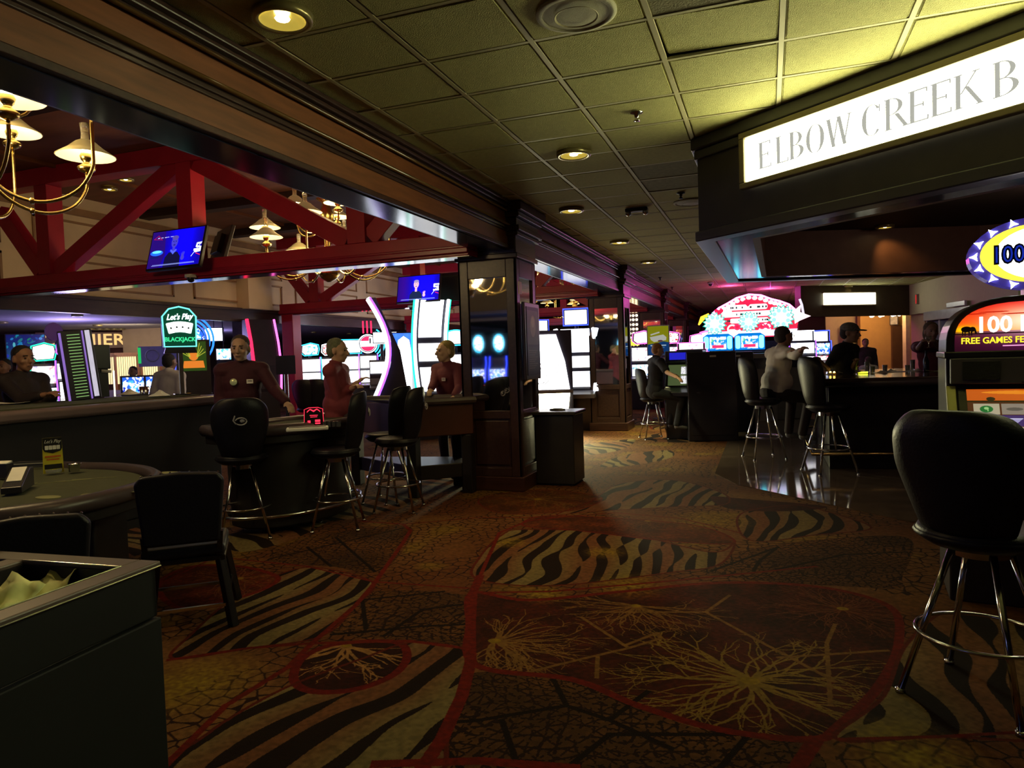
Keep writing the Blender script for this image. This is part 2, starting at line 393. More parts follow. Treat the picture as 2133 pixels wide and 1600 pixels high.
    Sb=redbrown([(985,1235),(1100,1250),(1300,1232),(1500,1214),(1700,1222),(1850,1262),(1872,1340),(1830,1430),(1750,1510),(1690,1540),(1500,1520),(1330,1470),(1190,1415),(990,1385),(978,1300)])
    S2=redbrown([(612,1415),(632,1370),(700,1342),(820,1337),(848,1365),(820,1405),(740,1436),(650,1440)],(.12,.035,.02))
    S3=redbrown([(330,1215),(400,1180),(500,1180),(575,1200),(560,1222),(480,1250),(370,1265)],(.22,.08,.035))
    S4=redbrown([(1130,1075),(1260,1078),(1450,1095),(1530,1130),(1400,1128),(1200,1105),(1090,1095)],(.24,.12,.05))
    S5=redbrown([(1000,1040),(1120,1020),(1250,1035),(1200,1062),(1050,1070)],(.24,.13,.055))
    S6=redbrown([(1480,1035),(1560,1040),(1720,1055),(1640,1065),(1520,1060)],(.16,.05,.04))
    burst(1562,1418,.62,46,(.38,.32,.12),.017,1.15,1,clip=Sb)
    burst(1030,1335,.5,34,(.38,.29,.13),.014,1.1,2,a0=-1.6,a1=1.6,clip=Sb)
    burst(1325,1262,.42,26,(.36,.27,.12),.014,1.3,3,a0=2.9,a1=6.5,clip=Sb)
    burst(1755,1268,.45,44,(.30,.17,.08),.009,1.1,4,clip=Sb)
    burst(722,1345,.42,22,(.46,.36,.2),.018,1.25,5,a0=3.25,a1=6.2,clip=S2)
    burst(500,1205,.4,34,(.33,.20,.09),.012,1.2,6,clip=S3)
    burst(1120,1040,.6,30,(.33,.26,.11),.012,1.2,7)
    burst(1350,1085,.45,22,(.3,.2,.09),.010,1.3,8)
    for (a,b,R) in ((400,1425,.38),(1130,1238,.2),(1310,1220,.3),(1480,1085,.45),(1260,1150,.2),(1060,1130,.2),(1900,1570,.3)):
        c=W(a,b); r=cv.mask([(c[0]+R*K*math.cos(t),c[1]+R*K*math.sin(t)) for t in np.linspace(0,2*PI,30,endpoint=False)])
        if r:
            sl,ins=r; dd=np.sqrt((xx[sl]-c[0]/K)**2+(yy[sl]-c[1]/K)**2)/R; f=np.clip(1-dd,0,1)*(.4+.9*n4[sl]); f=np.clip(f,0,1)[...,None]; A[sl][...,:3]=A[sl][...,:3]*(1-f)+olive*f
    for b in ([(1300,1345),(1370,1318),(1375,1330),(1310,1350),(1245,1365),(1243,1412)],[(1245,1365),(1100,1400)],[(1310,1350),(1210,1285)],[(1470,1275),(1590,1340),(1740,1420)],[(1470,1275),(1520,1240)],[(1740,1300),(1722,1340),(1730,1470)],[(1620,1370),(1850,1355)],[(1470,1275),(1250,1275)]):
        branch(b,.022,(.36,.27,.12))
    for b in ([(690,1322),(870,1305),(985,1300)],[(755,1250),(762,1310)],[(800,1325),(880,1270),(985,1256)],[(755,1250),(925,1232)],[(1150,1410),(1180,1470),(1270,1500),(1400,1560)],[(1180,1470),(1000,1500),(940,1505)],[(1270,1530),(1560,1530)],[(1270,1530),(1130,1640)],[(1045,1500),(1080,1600)],[(1350,1440),(1270,1500)],[(560,1165),(840,1100)],[(640,1140),(690,1180)],[(700,1120),(780,1190)],[(1560,1530),(1500,1600)],[(1600,1190),(1760,1155),(1890,1150)],[(1480,1190),(1620,1140),(1580,1170),(1570,1190)],[(910,1540),(960,1600)]):
        branch(b,.026)
    for P in (Sb,): outline(P,.045)
    outline(S2,.045,(.30,.05,.028)); outline(S3,.04); outline(S4,.022); outline(S5,.02,(.30,.10,.05))
    for q in z[:6]: outline(q,.02,(.27,.08,.035))
    for b,wd in (([(1000,1200),(985,1235),(980,1300),(980,1380),(962,1450),(920,1540),(880,1600)],.06),([(340,1600),(470,1470),(600,1390),(650,1340),(740,1262),(780,1215),(840,1130),(855,1105),(840,1092),(740,1085)],.035),([(350,1375),(520,1350),(650,1340),(850,1335),(980,1352)],.03),([(340,1212),(450,1160),(640,1180),(780,1212),(985,1226)],.022),([(985,1235),(1150,1232),(1400,1210),(1700,1180)],.03),([(780,1592),(1000,1585),(1200,1600)],.05),([(1700,1540),(1660,1600)],.06),([(1750,1540),(1950,1535),(2133,1525)],.02),([(1000,1200),(1040,1110),(1100,1085),(1160,1078)],.03),([(1160,1078),(1280,1068),(1420,1080),(1540,1110)],.02),([(840,1092),(1000,1078),(1160,1078)],.022)):
        cv.line([W(*p) for p in smooth([b[0]]+b)[8:-16]] if 0 else [W(*p) for p in b],wd*K,(.31,.065,.028))
    A[...,:3]*=(.86+.28*n4)[...,None]*np.array((1.02,.95,.97),np.float32)
    # a quieter repeat of the same motifs where the photograph shows nothing of the pattern
    return cv.image('carpet_weave')
img=make_carpet()
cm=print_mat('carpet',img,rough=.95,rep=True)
nt=cm.node_tree; b=nt.nodes['Principled BSDF']; b.inputs['Specular IOR Level'].default_value=.12
nn=nt.nodes.new('ShaderNodeTexNoise'); nn.inputs['Scale'].default_value=260; bp=nt.nodes.new('ShaderNodeBump'); bp.inputs['Strength'].default_value=.5; bp.inputs['Distance'].default_value=.01
tc=nt.nodes.new('ShaderNodeTexCoord'); nt.links.new(tc.outputs['Object'],nn.inputs['Vector']); nt.links.new(nn.outputs['Fac'],bp.inputs['Height']); nt.links.new(bp.outputs[0],b.inputs['Normal'])
FX0,FX1,FY0,FY1=-34.,20.,-14.,42.
me=bpy.data.meshes.new('floor'); me.from_pydata([(FX0,FY0,0),(FX1,FY0,0),(FX1,FY1,0),(FX0,FY1,0),(FX0,FY0,-.1),(FX1,FY0,-.1),(FX1,FY1,-.1),(FX0,FY1,-.1)],[],[(0,1,2,3),(7,6,5,4),(0,4,5,1),(1,5,6,2),(2,6,7,3),(3,7,4,0)])
uv=me.uv_layers.new()
for li,l in enumerate(me.loops):
    v=me.vertices[l.vertex_index].co; uv.data[li].uv=((v.x-WX0)/WS,(v.y-WY0)/WS)
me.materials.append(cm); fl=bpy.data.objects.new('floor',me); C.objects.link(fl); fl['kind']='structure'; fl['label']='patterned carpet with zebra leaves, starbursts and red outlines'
# ================================================================ SHELL
wood=mat('dark_wood',(.046,.023,.018),.30,var=.3,vs=3,stretch=(9,1,9),bump=.05,bs=40)
wood2=mat('brown_wood',(.20,.066,.022),.42,var=.25,vs=3,stretch=(9,1,9),bump=.04,bs=40)
woodx=mat('dark_wood_cross',(.05,.02,.014),.35,var=.3,vs=3,stretch=(1,9,9))
blackp=mat('black_panel',(.012,.010,.012),.45,var=.3,vs=5)
cream=mat('cream_wall',(.74,.60,.36),.75,var=.06,vs=3,bump=.05,bs=60)
creamtrim=mat('wood_moulding',(.34,.20,.09),.5,var=.15)
tilem=mat('ceiling_tile',(.44,.42,.17),.9,var=.10,vs=30,bump=.9,bs=160)
tiled=mat('grille_tile',(.20,.18,.10),.9,var=.2,vs=20,bump=.6,bs=90)
gridm=mat('ceiling_grid',(.45,.41,.24),.6,var=.05)
H=3.2
# --- main ceiling slab (plenum) and its tiles
TX0,TY0,TDX,TDY=-2.434,3.1345,.6343,.5596
cl=struct('ceiling',MB().bx(-2.7,16,-6,40,3.30,3.42),mat('plenum',(.03,.03,.02),.9),label='suspended ceiling of textured square tiles over the aisle')
can=[(-.5,5.9),(-.45,9.65),(2.4,10.7),(6.5,10.9),(6.5,.2)]
def incan(x,y):
    r=False;n=len(can)
    for i in range(n):
        xa,ya=can[i];xb,yb=can[(i+1)%n]
        if (ya>y)!=(yb>y) and x<(xb-xa)*(y-ya)/(yb-ya)+xa: r=not r
    return r
tm=MB().box((0,0,.012),(TDX-.035,TDY-.035,.02)).box((0,0,.0),(TDX-.055,TDY-.055,.014)).mesh('tile',tilem)
tg=MB().box((0,0,.012),(TDX-.035,TDY-.035,.02)).mesh('tile_grille',tiled)
tn=MB().box((TDX/2-.12,0,.012),(.22,TDY-.035,.02)).mesh('tile_narrow',tilem)
cells=[]; far=MB()
for i in range(-1,27):
    for j in range(-8,64):
        x=TX0+(i+.5)*TDX; y=TY0+(j+.5)*TDY
        if incan(x-.35,y-.35) and incan(x+.35,y-.35) and incan(x-.35,y+.35): continue
        d=Vector((x,y,H-1.5)); dep=d.dot(_f)
        vis=dep>1.5 and abs(d.dot(_r))<dep*.78 and d.dot(_u)<dep*.6
        cells.append((0 if vis else 1,d.length,i,j,x,y))
cells.sort()
GR={(4,0),(3,0),(3,9),(3,10)}
for n,(vv,dist,i,j,x,y) in enumerate(cells):
    if n<290 and vv==0:
        me_=tn if i==-1 else (tg if (i,j) in ((3,0),(2,6),(2,7),(3,9)) else tm)
        o=bpy.data.objects.new('ceiling_tile',me_); C.objects.link(o); o.parent=cl; o.location=(x,y,H+random.uniform(0,.006)); o.rotation_euler=(random.uniform(-.006,.006),random.uniform(-.006,.006),0)
        if (i,j)==(3,1): o.rotation_euler=(.035,.03,0); o.location.z+=.012; o['label']='ceiling tile lifted off its grid at one corner'
        if me_ is tg: o['label']='dark ventilation grille tile'
    elif vv==0 or dist<16:
        if i==-1: far.box((x+TDX/2-.12,y,H+.012),(.22,TDY-.035,.02))
        else: far.box((x,y,H+.012),(TDX-.035,TDY-.035,.02))
    elif i>=0: far.box((x,y,H+.012),(TDX-.035,TDY-.035,.02))
o=far.build('ceiling_tile',tilem,cl); o['kind']='stuff'; o['label']='distant ceiling tiles'
g=MB()
for i in range(0,28): g.bx(TX0+i*TDX-.014,TX0+i*TDX+.014,-6,40,H-.004,H+.012)
for j in range(-16,66): g.bx(-2.68,15,TY0+j*TDY-.012,TY0+j*TDY+.012,H-.003,H+.010)
g.build('ceiling_grid',gridm,cl)
# --- header beam over the row of columns
bh=MB()
bh.bx(-3.0,-2.68,-6,40,2.74,4.5)
hb=struct('trim_1',bh,wood2,label='long wood header beam over the row of columns')
t=MB()
for (x,z0,z1) in ((-2.59,3.165,3.2),(-2.62,3.135,3.165),(-2.65,3.11,3.135)): t.bx(-2.7,x,-6,40,z0,z1)
t.build('crown_moulding',wood,hb,bevel=.008)
lac=mat('lacquered_bead',(.16,.085,.03),.16,var=.1,spec=.8,coat=.6)
t=MB(); t.tube([(-2.648,-6,3.108),(-2.648,40,3.108)],.011,10); t.build('crown_bead',lac,hb,smooth=True)
t=MB(); t.tube([(-2.640,-6,2.958),(-2.640,40,2.958)],.014,10); t.build('rail_bead',lac,hb,smooth=True)
t=MB(); t.bx(-2.7,-2.650,-6,40,2.945,2.97).bx(-2.7,-2.655,-6,40,2.915,2.945).bx(-2.7,-2.665,-6,40,2.89,2.915); t.build('picture_rail',wood,hb,bevel=.006)
t=MB(); t.bx(-3.03,-2.655,-6,40,2.70,2.74); t.bx(-3.05,-2.99,-6,40,2.74,2.80); t.build('lower_moulding',woodx,hb,bevel=.006)
sof=mat('lacquered_soffit',(.012,.014,.03),.13,var=.15,vs=4,stretch=(1,.3,1))
MB().bx(-2.99,-2.70,-6,40,2.692,2.705).build('soffit_panel',sof,hb)
# --- columns
mirror=mat('mirror_glass',(.82,.82,.86),.03,metal=1.,var=.01)
COLY=[7.4,13.6,19.4,25.0,30.5,36.0]
def column(y,label):
    r=thing('column',label,'column',(-2.95,y+.35,0),group='wood and mirror columns along the aisle')
    w2=.35
    a=MB(); a.box((0,0,.08),(.76,.76,.16)); a.build('plinth',woodx,r,bevel=.01)
    a=MB(); a.box((0,0,1.38),(.64,.64,2.5)); a.build('core',wood,r)
    # stiles and rails on four faces, recessed panel below and mirror above
    for k in range(4):
        M=Matrix.Rotation(k*PI/2,4,'Z')
        fr=MB(); fr.M=M
        for s in (-1,1): fr.box((s*.29,-.335,1.38),(.12,.03,2.44))
        fr.box((0,-.335,.21),(.46,.03,.10)); fr.box((0,-.335,.86),(.46,.03,.09)); fr.box((0,-.335,2.50),(.46,.03,.2)); 
        fr.build('face_frame',wood,r,bevel=.006)
        p=MB(); p.M=M; p.box((0,-.326,.54),(.40,.012,.50)); p.build('raised_panel',wood2 if 0 else wood,r,bevel=.008)
        p=MB(); p.M=M; p.box((0,-.324,1.66),(.46,.008,1.5)); p.build('mirror',mirror,r)
    a=MB()
    for (s,z0,z1) in ((.76,2.60,2.66),(.80,2.84,2.89),(.86,2.89,2.95),(.78,2.95,3.04),(.86,3.04,3.10),(.94,3.10,3.2)): a.box((0,0,(z0+z1)/2),(s,s,z1-z0))
    a.box((0,0,2.75),(.72,.72,.24)); a.build('capital',wood,r,bevel=.012)
    return r
nm=['first wood and mirror column, nearest, with the framed notice and bin beside it','second column from the front, the bright machines showing on its left','third column carrying the yellow and blue poster','fourth column along the aisle','fifth column along the aisle','farthest column, near the carnival sign']
for y,l in zip(COLY,nm): column(y,l)
# --- raised pit ceiling on the left, trusses, upper cream wall with mouldings, dropped zones beyond
PZ=4.36
pc=struct('ceiling_left',MB().bx(-10.9,-3.2,-8,40,PZ,PZ+.1),mat('pit_ceiling',(.22,.085,.035),.55,var=.3,vs=1.2,stretch=(1,4,1)),label='raised brown wood ceiling over the gaming pit')
a=MB()
for y in (-2,2.1,5.2,9.8,12,15.6,18,21,24,28): a.bx(-10.6,-3.2,y,y+.22,PZ-.14,PZ)
a.build('ceiling_joist',mat('joist',(.03,.014,.012),.5),pc)
a=MB()
for x in (-9.2,-6.1,-4.6): a.bx(x,x+.05,-6,40,PZ-.05,PZ)
a.build('ceiling_batten',wood2,pc)
wl=MB(); wl.bx(-10.9,-10.6,-8,40,2.5,PZ)
WL=struct('wall_left',wl,cream,label='cream upper wall above the gaming pit with panel mouldings')
a=MB(); a.bx(-10.62,-10.5,-8,40,2.45,2.72); a.bx(-10.62,-10.46,-8,40,2.68,2.74); a.build('lower_fascia',wood,WL,bevel=.006)
a=MB(); a.bx(-10.62,-10.54,-8,40,4.05,4.16); a.build('upper_band',creamtrim,WL)
for k,y in enumerate([-2.0,1.2,4.4,7.6,10.8,14.0,17.2,20.4,23.6,26.8]):
    a=MB(); y0,y1=y+.2,y+2.9
    for (z0,z1) in ((2.86,3.32),(3.44,3.95)):
        a.bx(-10.6,-10.575,y0,y1,z0,z0+.035).bx(-10.6,-10.575,y0,y1,z1-.035,z1).bx(-10.6,-10.575,y0,y0+.035,z0,z1).bx(-10.6,-10.575,y1-.035,y1,z0,z1)
    a.build('panel_moulding',creamtrim,WL)
# pilaster with a hipped cap
pl=MB(); pl.bx(-10.6,-10.28,12.2,12.95,2.72,3.55); pl.build('pilaster',cream,WL)
MB().lathe([(.42,0),(.42,.02),(.05,.32)],4,(-10.4,12.57,3.55)).build('pilaster_cap',cream,WL)
MB().bx(-10.75,-10.35,12.2,12.9,0,2.5).build('pilaster_post',wood,WL)
lowm=mat('low_ceiling',(.40,.38,.44),.85,var=.08,bump=.2,bs=120)
lz=struct('ceiling_far_left',MB().bx(-34,-10.6,-14,42,2.62,2.75),lowm,label='low ceiling beyond the pit, tinted by the slot lights')
# far left wall
wf=struct('wall_far_left',MB().bx(-26.4,-26,-14,42,0,2.7),mat('far_wall',(.20,.12,.09),.7,var=.2),label='far wall behind the cashier')
struct('wall_back',MB().bx(-34,20,41,41.3,0,4.6),mat('back_wall',(.05,.03,.03),.7,var=.2),label='dark wall at the far end')
struct('wall_front',MB().bx(-34,20,-14,-13.7,0,4.6),mat('front_wall',(.05,.045,.05),.7,var=.2),label='wall behind the camera')
struct('wall_right',MB().bx(16,16.3,-14,42,0,4.6),mat('right_wall',(.06,.05,.04),.7),label='wall at the right')
lzc=struct('ceiling_front',MB().bx(-10.6,16,-14,-6,2.9,3.0),lowm,label='low ceiling behind the camera')
MB().bx(-11,-2.7,-8.1,-8,2.8,4.5).build('riser',cream,lzc)
# --- trusses
red=mat('red_paint',(.42,.014,.034),.42,var=.12,vs=4)
redd=mat('red_paint_moulding',(.33,.014,.04),.3,var=.1)
def truss(y,label,x1=-3.04):
    r=thing('truss',label,'truss',(-6.9,y,0),group='red roof trusses')
    X=lambda v:v+6.9
    x0=-10.44
    a=MB(); a.bx(X(x0),X(x1),-.11,.11,2.70,2.88); a.build('bottom_chord',red,r,bevel=.006)
    a=MB(); a.bx(X(x0),X(x1),-.16,.16,2.66,2.715); a.bx(X(x0),X(x1),-.135,.135,2.715,2.745); a.bx(X(x0),X(x1),-.13,.13,2.63,2.66); a.build('chord_moulding',redd,r,bevel=.008)
    MB().bx(X(x0),X(x1),-.12,.12,2.622,2.632).build('soffit_strip',sof,r)
    a=MB(); a.bx(X(x0),X(x1),-.13,.13,4.12,4.355); a.build('top_chord',red,r,bevel=.006)
    for x in (-9.5,-6.95,-4.45):
        a=MB(); a.bx(X(x)-.12,X(x)+.12,-.12,.12,2.88,4.12); a.build('post',red,r,bevel=.006)
    for (xa,za,xb,zb) in ((-9.35,2.93,-7.1,4.12),(-6.8,4.12,-4.6,2.93),(-10.42,3.85,-9.65,2.93),(-4.3,2.93,-3.25,3.9)):
        a=MB(); a.bar((X(xa),0,za),(X(xb),0,zb),.17,.22); a.build('diagonal_brace',red,r,bevel=.006)
    return r
truss(7.25,'nearest red truss with the first television on its bottom beam')
truss(13.5,'second red truss, holding the smaller far television')
truss(19.4,'third red truss, seen past the second column')
truss(25.,'farthest red truss over the bright machines')
for y in (13.5,19.4):
    t=thing('post','red post at the pit wall under the second truss' if y<14 else 'red post at the pit wall under the third truss','post',(-10.22,y,0))
    MB().box((0,0,1.32),(.3,.3,2.64)).build('shaft',red,t,bevel=.01); MB().box((0,0,.1),(.4,.4,.2)).build('plinth',redd,t,bevel=.01)
# --- bar canopy with the lit sign
canm=mat('canopy_paint',(.035,.026,.028),.55,var=.15)
cant=mat('canopy_trim',(.05,.045,.06),.3,var=.1)
cp=thing('bar_canopy','dark angled canopy hanging over the bar with lit sign','canopy',(0,0,0))
def ring(poly,dist):
    # inset a convex polygon
    n=len(poly); P=[Vector(p) for p in poly]; c=sum(P,Vector((0,0)))/n; out=[]
    L=[]
    for i in range(n):
        a,b=P[i],P[(i+1)%n]; d=(b-a).normalized(); nr=Vector((-d.y,d.x))
        if (c-a).dot(nr)<0: nr=-nr
        L.append((a+nr*dist,d))
    for i in range(n):
        p,d=L[i-1]; q,e=L[i]; den=d.x*e.y-d.y*e.x; t=((q-p).x*e.y-(q-p).y*e.x)/den; out.append(p+d*t)
    return out
def wallring(outer,inner,z0,z1):
    mb=MB(); n=len(outer)
    vs=[(p[0],p[1],z) for z in (z0,z1) for p in outer]+[(p[0],p[1],z) for z in (z0,z1) for p in inner]
    fs=[]
    for i in range(n):
        j=(i+1)%n; fs+=[(i,j,n+j,n+i),(2*n+i,3*n+i,3*n+j,2*n+j),(i,2*n+i,2*n+j,j),(n+i,n+j,3*n+j,3*n+i)]
    return mb.add(vs,fs)
wallring(can,ring(can,.12),2.4,3.22).build('fascia',canm,cp)
inn=ring(can,.12); in2=ring(can,.36); 
wallring(ring(can,-.03),ring(can,.12),2.38,2.46).build('lower_moulding',cant,cp,bevel=.01)
wallring(ring(can,-.05),ring(can,.0),3.1,3.2).build('crown_moulding',cant,cp,bevel=.015)
wallring(ring(can,-.025),ring(can,.0),3.03,3.1).build('crown_fillet',cant,cp,bevel=.01)
glossm=mat('polished_panel',(.05,.075,.11),.12,var=.2,vs=2,metal=.4)
wallring(ring(can,.12),ring(can,.40),2.40,2.44).build('underside_rim',glossm,cp)
wallring(ring(can,.40),ring(can,.46),2.40,2.98).build('inner_wall',mat('inner_wall_paint',(.20,.12,.09),.5,var=.12),cp)
pl_=[tuple(p) for p in ring(can,.3)]
MB().prism(pl_,2.94,2.99).build('inner_ceiling',mat('inner_ceiling_paint',(.035,.026,.028),.7),cp)
# lit sign on the angled face
c0=Vector((-.5,5.9,0)); c1=Vector((6.5,.2,0)); sd=(c1-c0).normalized(); sn=Vector((sd.y,-sd.x,0))
if sn.y>0: sn=-sn
ang=math.atan2(sd.y,sd.x)
sg=thing('lit_sign','long white backlit sign reading ELBOW CREEK B with grey serif letters on the canopy','sign',c0+sd*.52+sn*.012,ang)
SL,SZ0,SZ1=3.3,2.73,3.05
MB().bx(0,SL,-.03,0.0,SZ0,SZ1).build('lit_panel',glow('sign_light',(1,.98,.50),19.0,.01),sg)
fm=mat('sign_frame',(.20,.16,.10),.35,var=.1)
MB().bx(-.05,SL+.05,-.055,0,SZ1,SZ1+.045).bx(-.05,SL+.05,-.055,0,SZ0-.045,SZ0).bx(-.05,0,-.055,0,SZ0,SZ1).bx(SL,SL+.05,-.055,0,SZ0,SZ1).build('frame',fm,sg,bevel=.008)
lm=glow('sign_letter',(.42,.42,.36),1.1)
def serif(ch,x,h,w):
    """thick-thin roman letters as flat polygons; returns list of polygons in x,z"""
    T=h*.13; t=h*.035; P=[]
    def R(a,b,c,d): P.append([(x+a,b),(x+c,b),(x+c,d),(x+a,d)])
    def stem(a): R(a,0,a+T,h); R(a-t*1.5,0,a+T+t*1.5,t*.8); R(a-t*1.5,h-t*.8,a+T+t*1.5,h)
    def arc(cx,cz,rx,rz,a0,a1,thick,n=14):
        for k in range(n):
            q0=a0+(a1-a0)*k/n; q1=a0+(a1-a0)*(k+1)/n
            th=lambda q: t*.5+thick*abs(math.cos(q))
            P.append([(x+cx+rx*math.cos(q0),cz+rz*math.sin(q0)),(x+cx+rx*math.cos(q1),cz+rz*math.sin(q1)),(x+cx+(rx-th(q1))*math.cos(q1),cz+(rz-t*.6)*math.sin(q1)),(x+cx+(rx-th(q0))*math.cos(q0),cz+(rz-t*.6)*math.sin(q0))])
    def diag(a,b,c,d,th): P.append([(x+a,b),(x+a+th,b),(x+c+th,d),(x+c,d)])
    if ch in 'ELF':
        stem(0)
        if ch!='F': R(T,0,w,t); R(w-t,0,w,h*.14)
        if ch!='L': R(T,h-t,w*.95,h); R(w*.95-t,h*.86,w*.95,h); R(T,h*.5,w*.75,h*.5+t); R(w*.75-t,h*.44,w*.75,h*.58)
    elif ch=='B': stem(0); arc(T*.8,h*.74,w*.66,h*.26,-PI/2,PI/2,T*.9); arc(T*.8,h*.26,w*.78,h*.26,-PI/2,PI/2,T)
    elif ch=='R': stem(0); arc(T*.8,h*.73,w*.66,h*.27,-PI/2,PI/2,T*.9); diag(w-T*.6,0,w*.42,h*.47,T); R(w-T,0,w+T*.6,t*.8)
    elif ch=='O': arc(w/2,h/2,w/2,h/2+t*.4,0,2*PI,T,28)
    elif ch=='C': arc(w/2,h/2,w/2,h/2+t*.4,.75,2*PI-.75,T,24); R(w*.85,h*.72,w*.85+t,h*.95)
    elif ch=='W':
        diag(w*.22,0,0,h,T*.95); diag(w*.24,0,w*.46,h,t); diag(w*.68,0,w*.44,h,T*.95); diag(w*.70,0,w*.94,h,t); R(-t,h-t*.8,T+t,h); R(w*.42,h-t*.8,w*.56,h); R(w*.86,h-t*.8,w*1.02,h)
    elif ch=='K': stem(0); diag(T,h*.42,w*.8,h,t); diag(w*.9,0,w*.34,h*.6,T*.95); R(w*.66,h-t*.8,w*.95,h); R(w*.82,0,w*1.08,t*.8)
    elif ch=='A': diag(w*.62,0,w*.44,h,T)
    return P
hh=.185; z0=(SZ0+SZ1)/2-hh/2
for ch,x,wd in (('E',.125,.10),('L',.274,.095),('B',.385,.11),('O',.51,.135),('W',.665,.17),('C',.91,.13),('R',1.065,.125),('E',1.212,.105),('E',1.34,.105),('K',1.467,.13),('B',1.665,.12)):
    mb=MB()
    for p in serif(ch,0,hh,wd): mb.vprism(p,-.036,-.0305)
    mb.build('letter_'+ch.lower(),lm,sg,loc=(x,0,z0))
# glossy tile floor around the bar
tf=mat('polished_stone',(.10,.075,.06),.07,var=.3,vs=5,spec=.6)
fl2=MB().prism([(-.65,12.4),(-.63,8.9),(-.35,8.2),(1.1,6.7),(6,6.4),(12,6.4),(12,16),(-.6,16)],0.001,.006)
struct('trim_2',fl2,tf,label='polished dark stone floor around the bar')
# ================================================================ LAMPS, TELEVISIONS, TABLES, SEATS
brass=mat('brass',(.62,.45,.16),.25,metal=1.,var=.08)
chrome=mat('chrome',(.62,.62,.64),.14,metal=1.,var=.03)
vinyl=mat('black_vinyl',(.008,.008,.014),.45,var=.15,bump=.15,bs=90,spec=.3)
shadem=mat('opal_shade',(.34,.29,.15),.3,var=.06,em=(1,.70,.26),es=.10)
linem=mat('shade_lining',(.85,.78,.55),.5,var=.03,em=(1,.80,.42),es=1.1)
hot=glow('lamp_flame',(1,.86,.50),30.0)
glassm=mat('lamp_chimney',(.85,.80,.65),.1,var=.02,trans=.85,ior=1.2)
def smooth_path(P,n=4):
    P=[Vector(p) for p in P]; Q=[P[0]*2-P[1]]+P+[P[-1]*2-P[-2]]; o=[]
    for i in range(1,len(Q)-2):
        a,b,c,d=Q[i-1:i+3]
        for k in range(n): t=k/n; o.append(.5*((2*b)+(-a+c)*t+(2*a-5*b+4*c-d)*t*t+(-a+3*b-3*c+d)*t**3))
    return o+[P[-1]]
def chandelier(x,y,label,rot=0.,light=120.,full=True):
    r=thing('chandelier',label,'chandelier',(x,y,0),rot,group='brass oil lamp chandeliers over the pit')
    a=MB(); a.lathe([(.02,2.60),(.10,2.64),(.15,2.70),(.15,2.76),(.09,2.80),(.13,2.86),(.15,2.92),(.08,2.98),(.04,3.1),(.05,3.3),(.09,3.36),(.10,3.5),(.06,3.62),(.05,3.66),(.13,3.72),(.04,3.80),(.015,3.84)],20)
    a.build('centre_column',brass,r,smooth=True)
    a=MB()
    for k in range(7):
        pts=[(.02*math.cos(t)*(k%2),.02*math.cos(t)*((k+1)%2),3.87+k*.075+.04*math.sin(t)) for t in np.linspace(0,2*PI,10,endpoint=False)]; a.tube(pts,.005,5,True)
    a.build('chain',brass,r)
    lamps=[]
    def lampset(rad,z,ang,sc=1.):
        X,Y=rad*math.cos(ang),rad*math.sin(ang)
        lp=MB(); lp.lathe([(.015,0),(.055,.02),(.065,.045),(.03,.07),(.02,.085),(.035,.10),(.045,.13),(.035,.15)],12,(X,Y,z)); q=lp.build('lamp_font',brass,r,smooth=True)
        s=MB(); s.lathe([(.200*sc,.128),(.205*sc,.130),(.125*sc,.185),(.07*sc,.235),(.042*sc,.25),(.038*sc,.246)],24,(X,Y,z),cap=False); s.build('lamp_shade',shadem,q,smooth=True)
        s=MB(); s.lathe([(.200*sc,.127),(.120*sc,.178),(.065*sc,.228),(.036*sc,.244)],24,(X,Y,z),cap=False); s.build('shade_lining',linem,q,smooth=True)
        b=MB(); b.ball((X,Y,z+.165),(.028,.028,.045),8,6); b.build('flame_bulb',hot,q)
        g=MB(); g.lathe([(.030,.25),(.026,.30),(.034,.375),(.031,.375),(.023,.30),(.027,.25)],10,(X,Y,z),cap=False); g.build('glass_chimney',glassm,q,smooth=True)
        lamps.append((X,Y,z+.12))
    n=8 if full else 6
    for k in range(n):
        a_=2*PI*k/n+.2; ar=MB(); P=[]
        for t in np.linspace(0,1,14):
            rr=.08+.80*t; zz=2.92-.26*math.sin(PI*min(1,t*1.02))**.8+ (.10*t) if t<1 else 3.0
            P.append((rr,zz))
        P=[(.06,2.94),(.16,2.88),(.30,2.73),(.46,2.66),(.62,2.67),(.76,2.75),(.84,2.88),(.85,3.0)]+([] if k%2 else [(.85,3.24)])
        pts=[(p*math.cos(a_),p*math.sin(a_),z) for p,z in P]; ar.tube(smooth_path(pts),.012,7)
        ar.lathe([(.01,-.02),(.022,0),(.01,.02)],8,(pts[3][0],pts[3][1],2.66)); ar.build('arm',brass,r,smooth=True); lampset(.85,3.0 if k%2 else 3.24,a_)
    for k in range(5 if full else 3):
        a_=2*PI*k/5+.5; ar=MB(); P=[(.05,3.42),(.14,3.30),(.28,3.24),(.42,3.28),(.48,3.40),(.48,3.46)]
        ar.tube(smooth_path([(p*math.cos(a_),p*math.sin(a_),z) for p,z in P]),.011,7); ar.build('arm',brass,r,smooth=True); lampset(.48,3.44,a_,.9)
    l=lamp('POINT',(x,y,3.02),light,(1,.72,.34),.3,name='chandelier_light')
    return r
c1=XY(-75,4.7); c2=XY(692,9.6)
ch=chandelier(c1.x,c1.y,'brass oil lamp chandelier at the upper left edge, nearest of the row',.35)
C2='brass oil lamp chandelier behind the nearest red truss'
def dupch(x,y,label,rz):
    o=dup(ch,(x,y,0),rz,label); lamp('POINT',(x,y,3.02),120,(1,.72,.34),.3,name='chandelier_light'); return o
dupch(c2.x,c2.y,C2,.1)
dupch(-5.5,14.9,'brass chandelier glimpsed just left of the nearest column',.5)
dupch(-5.5,21.0,'brass chandelier seen between the first two columns',.9)
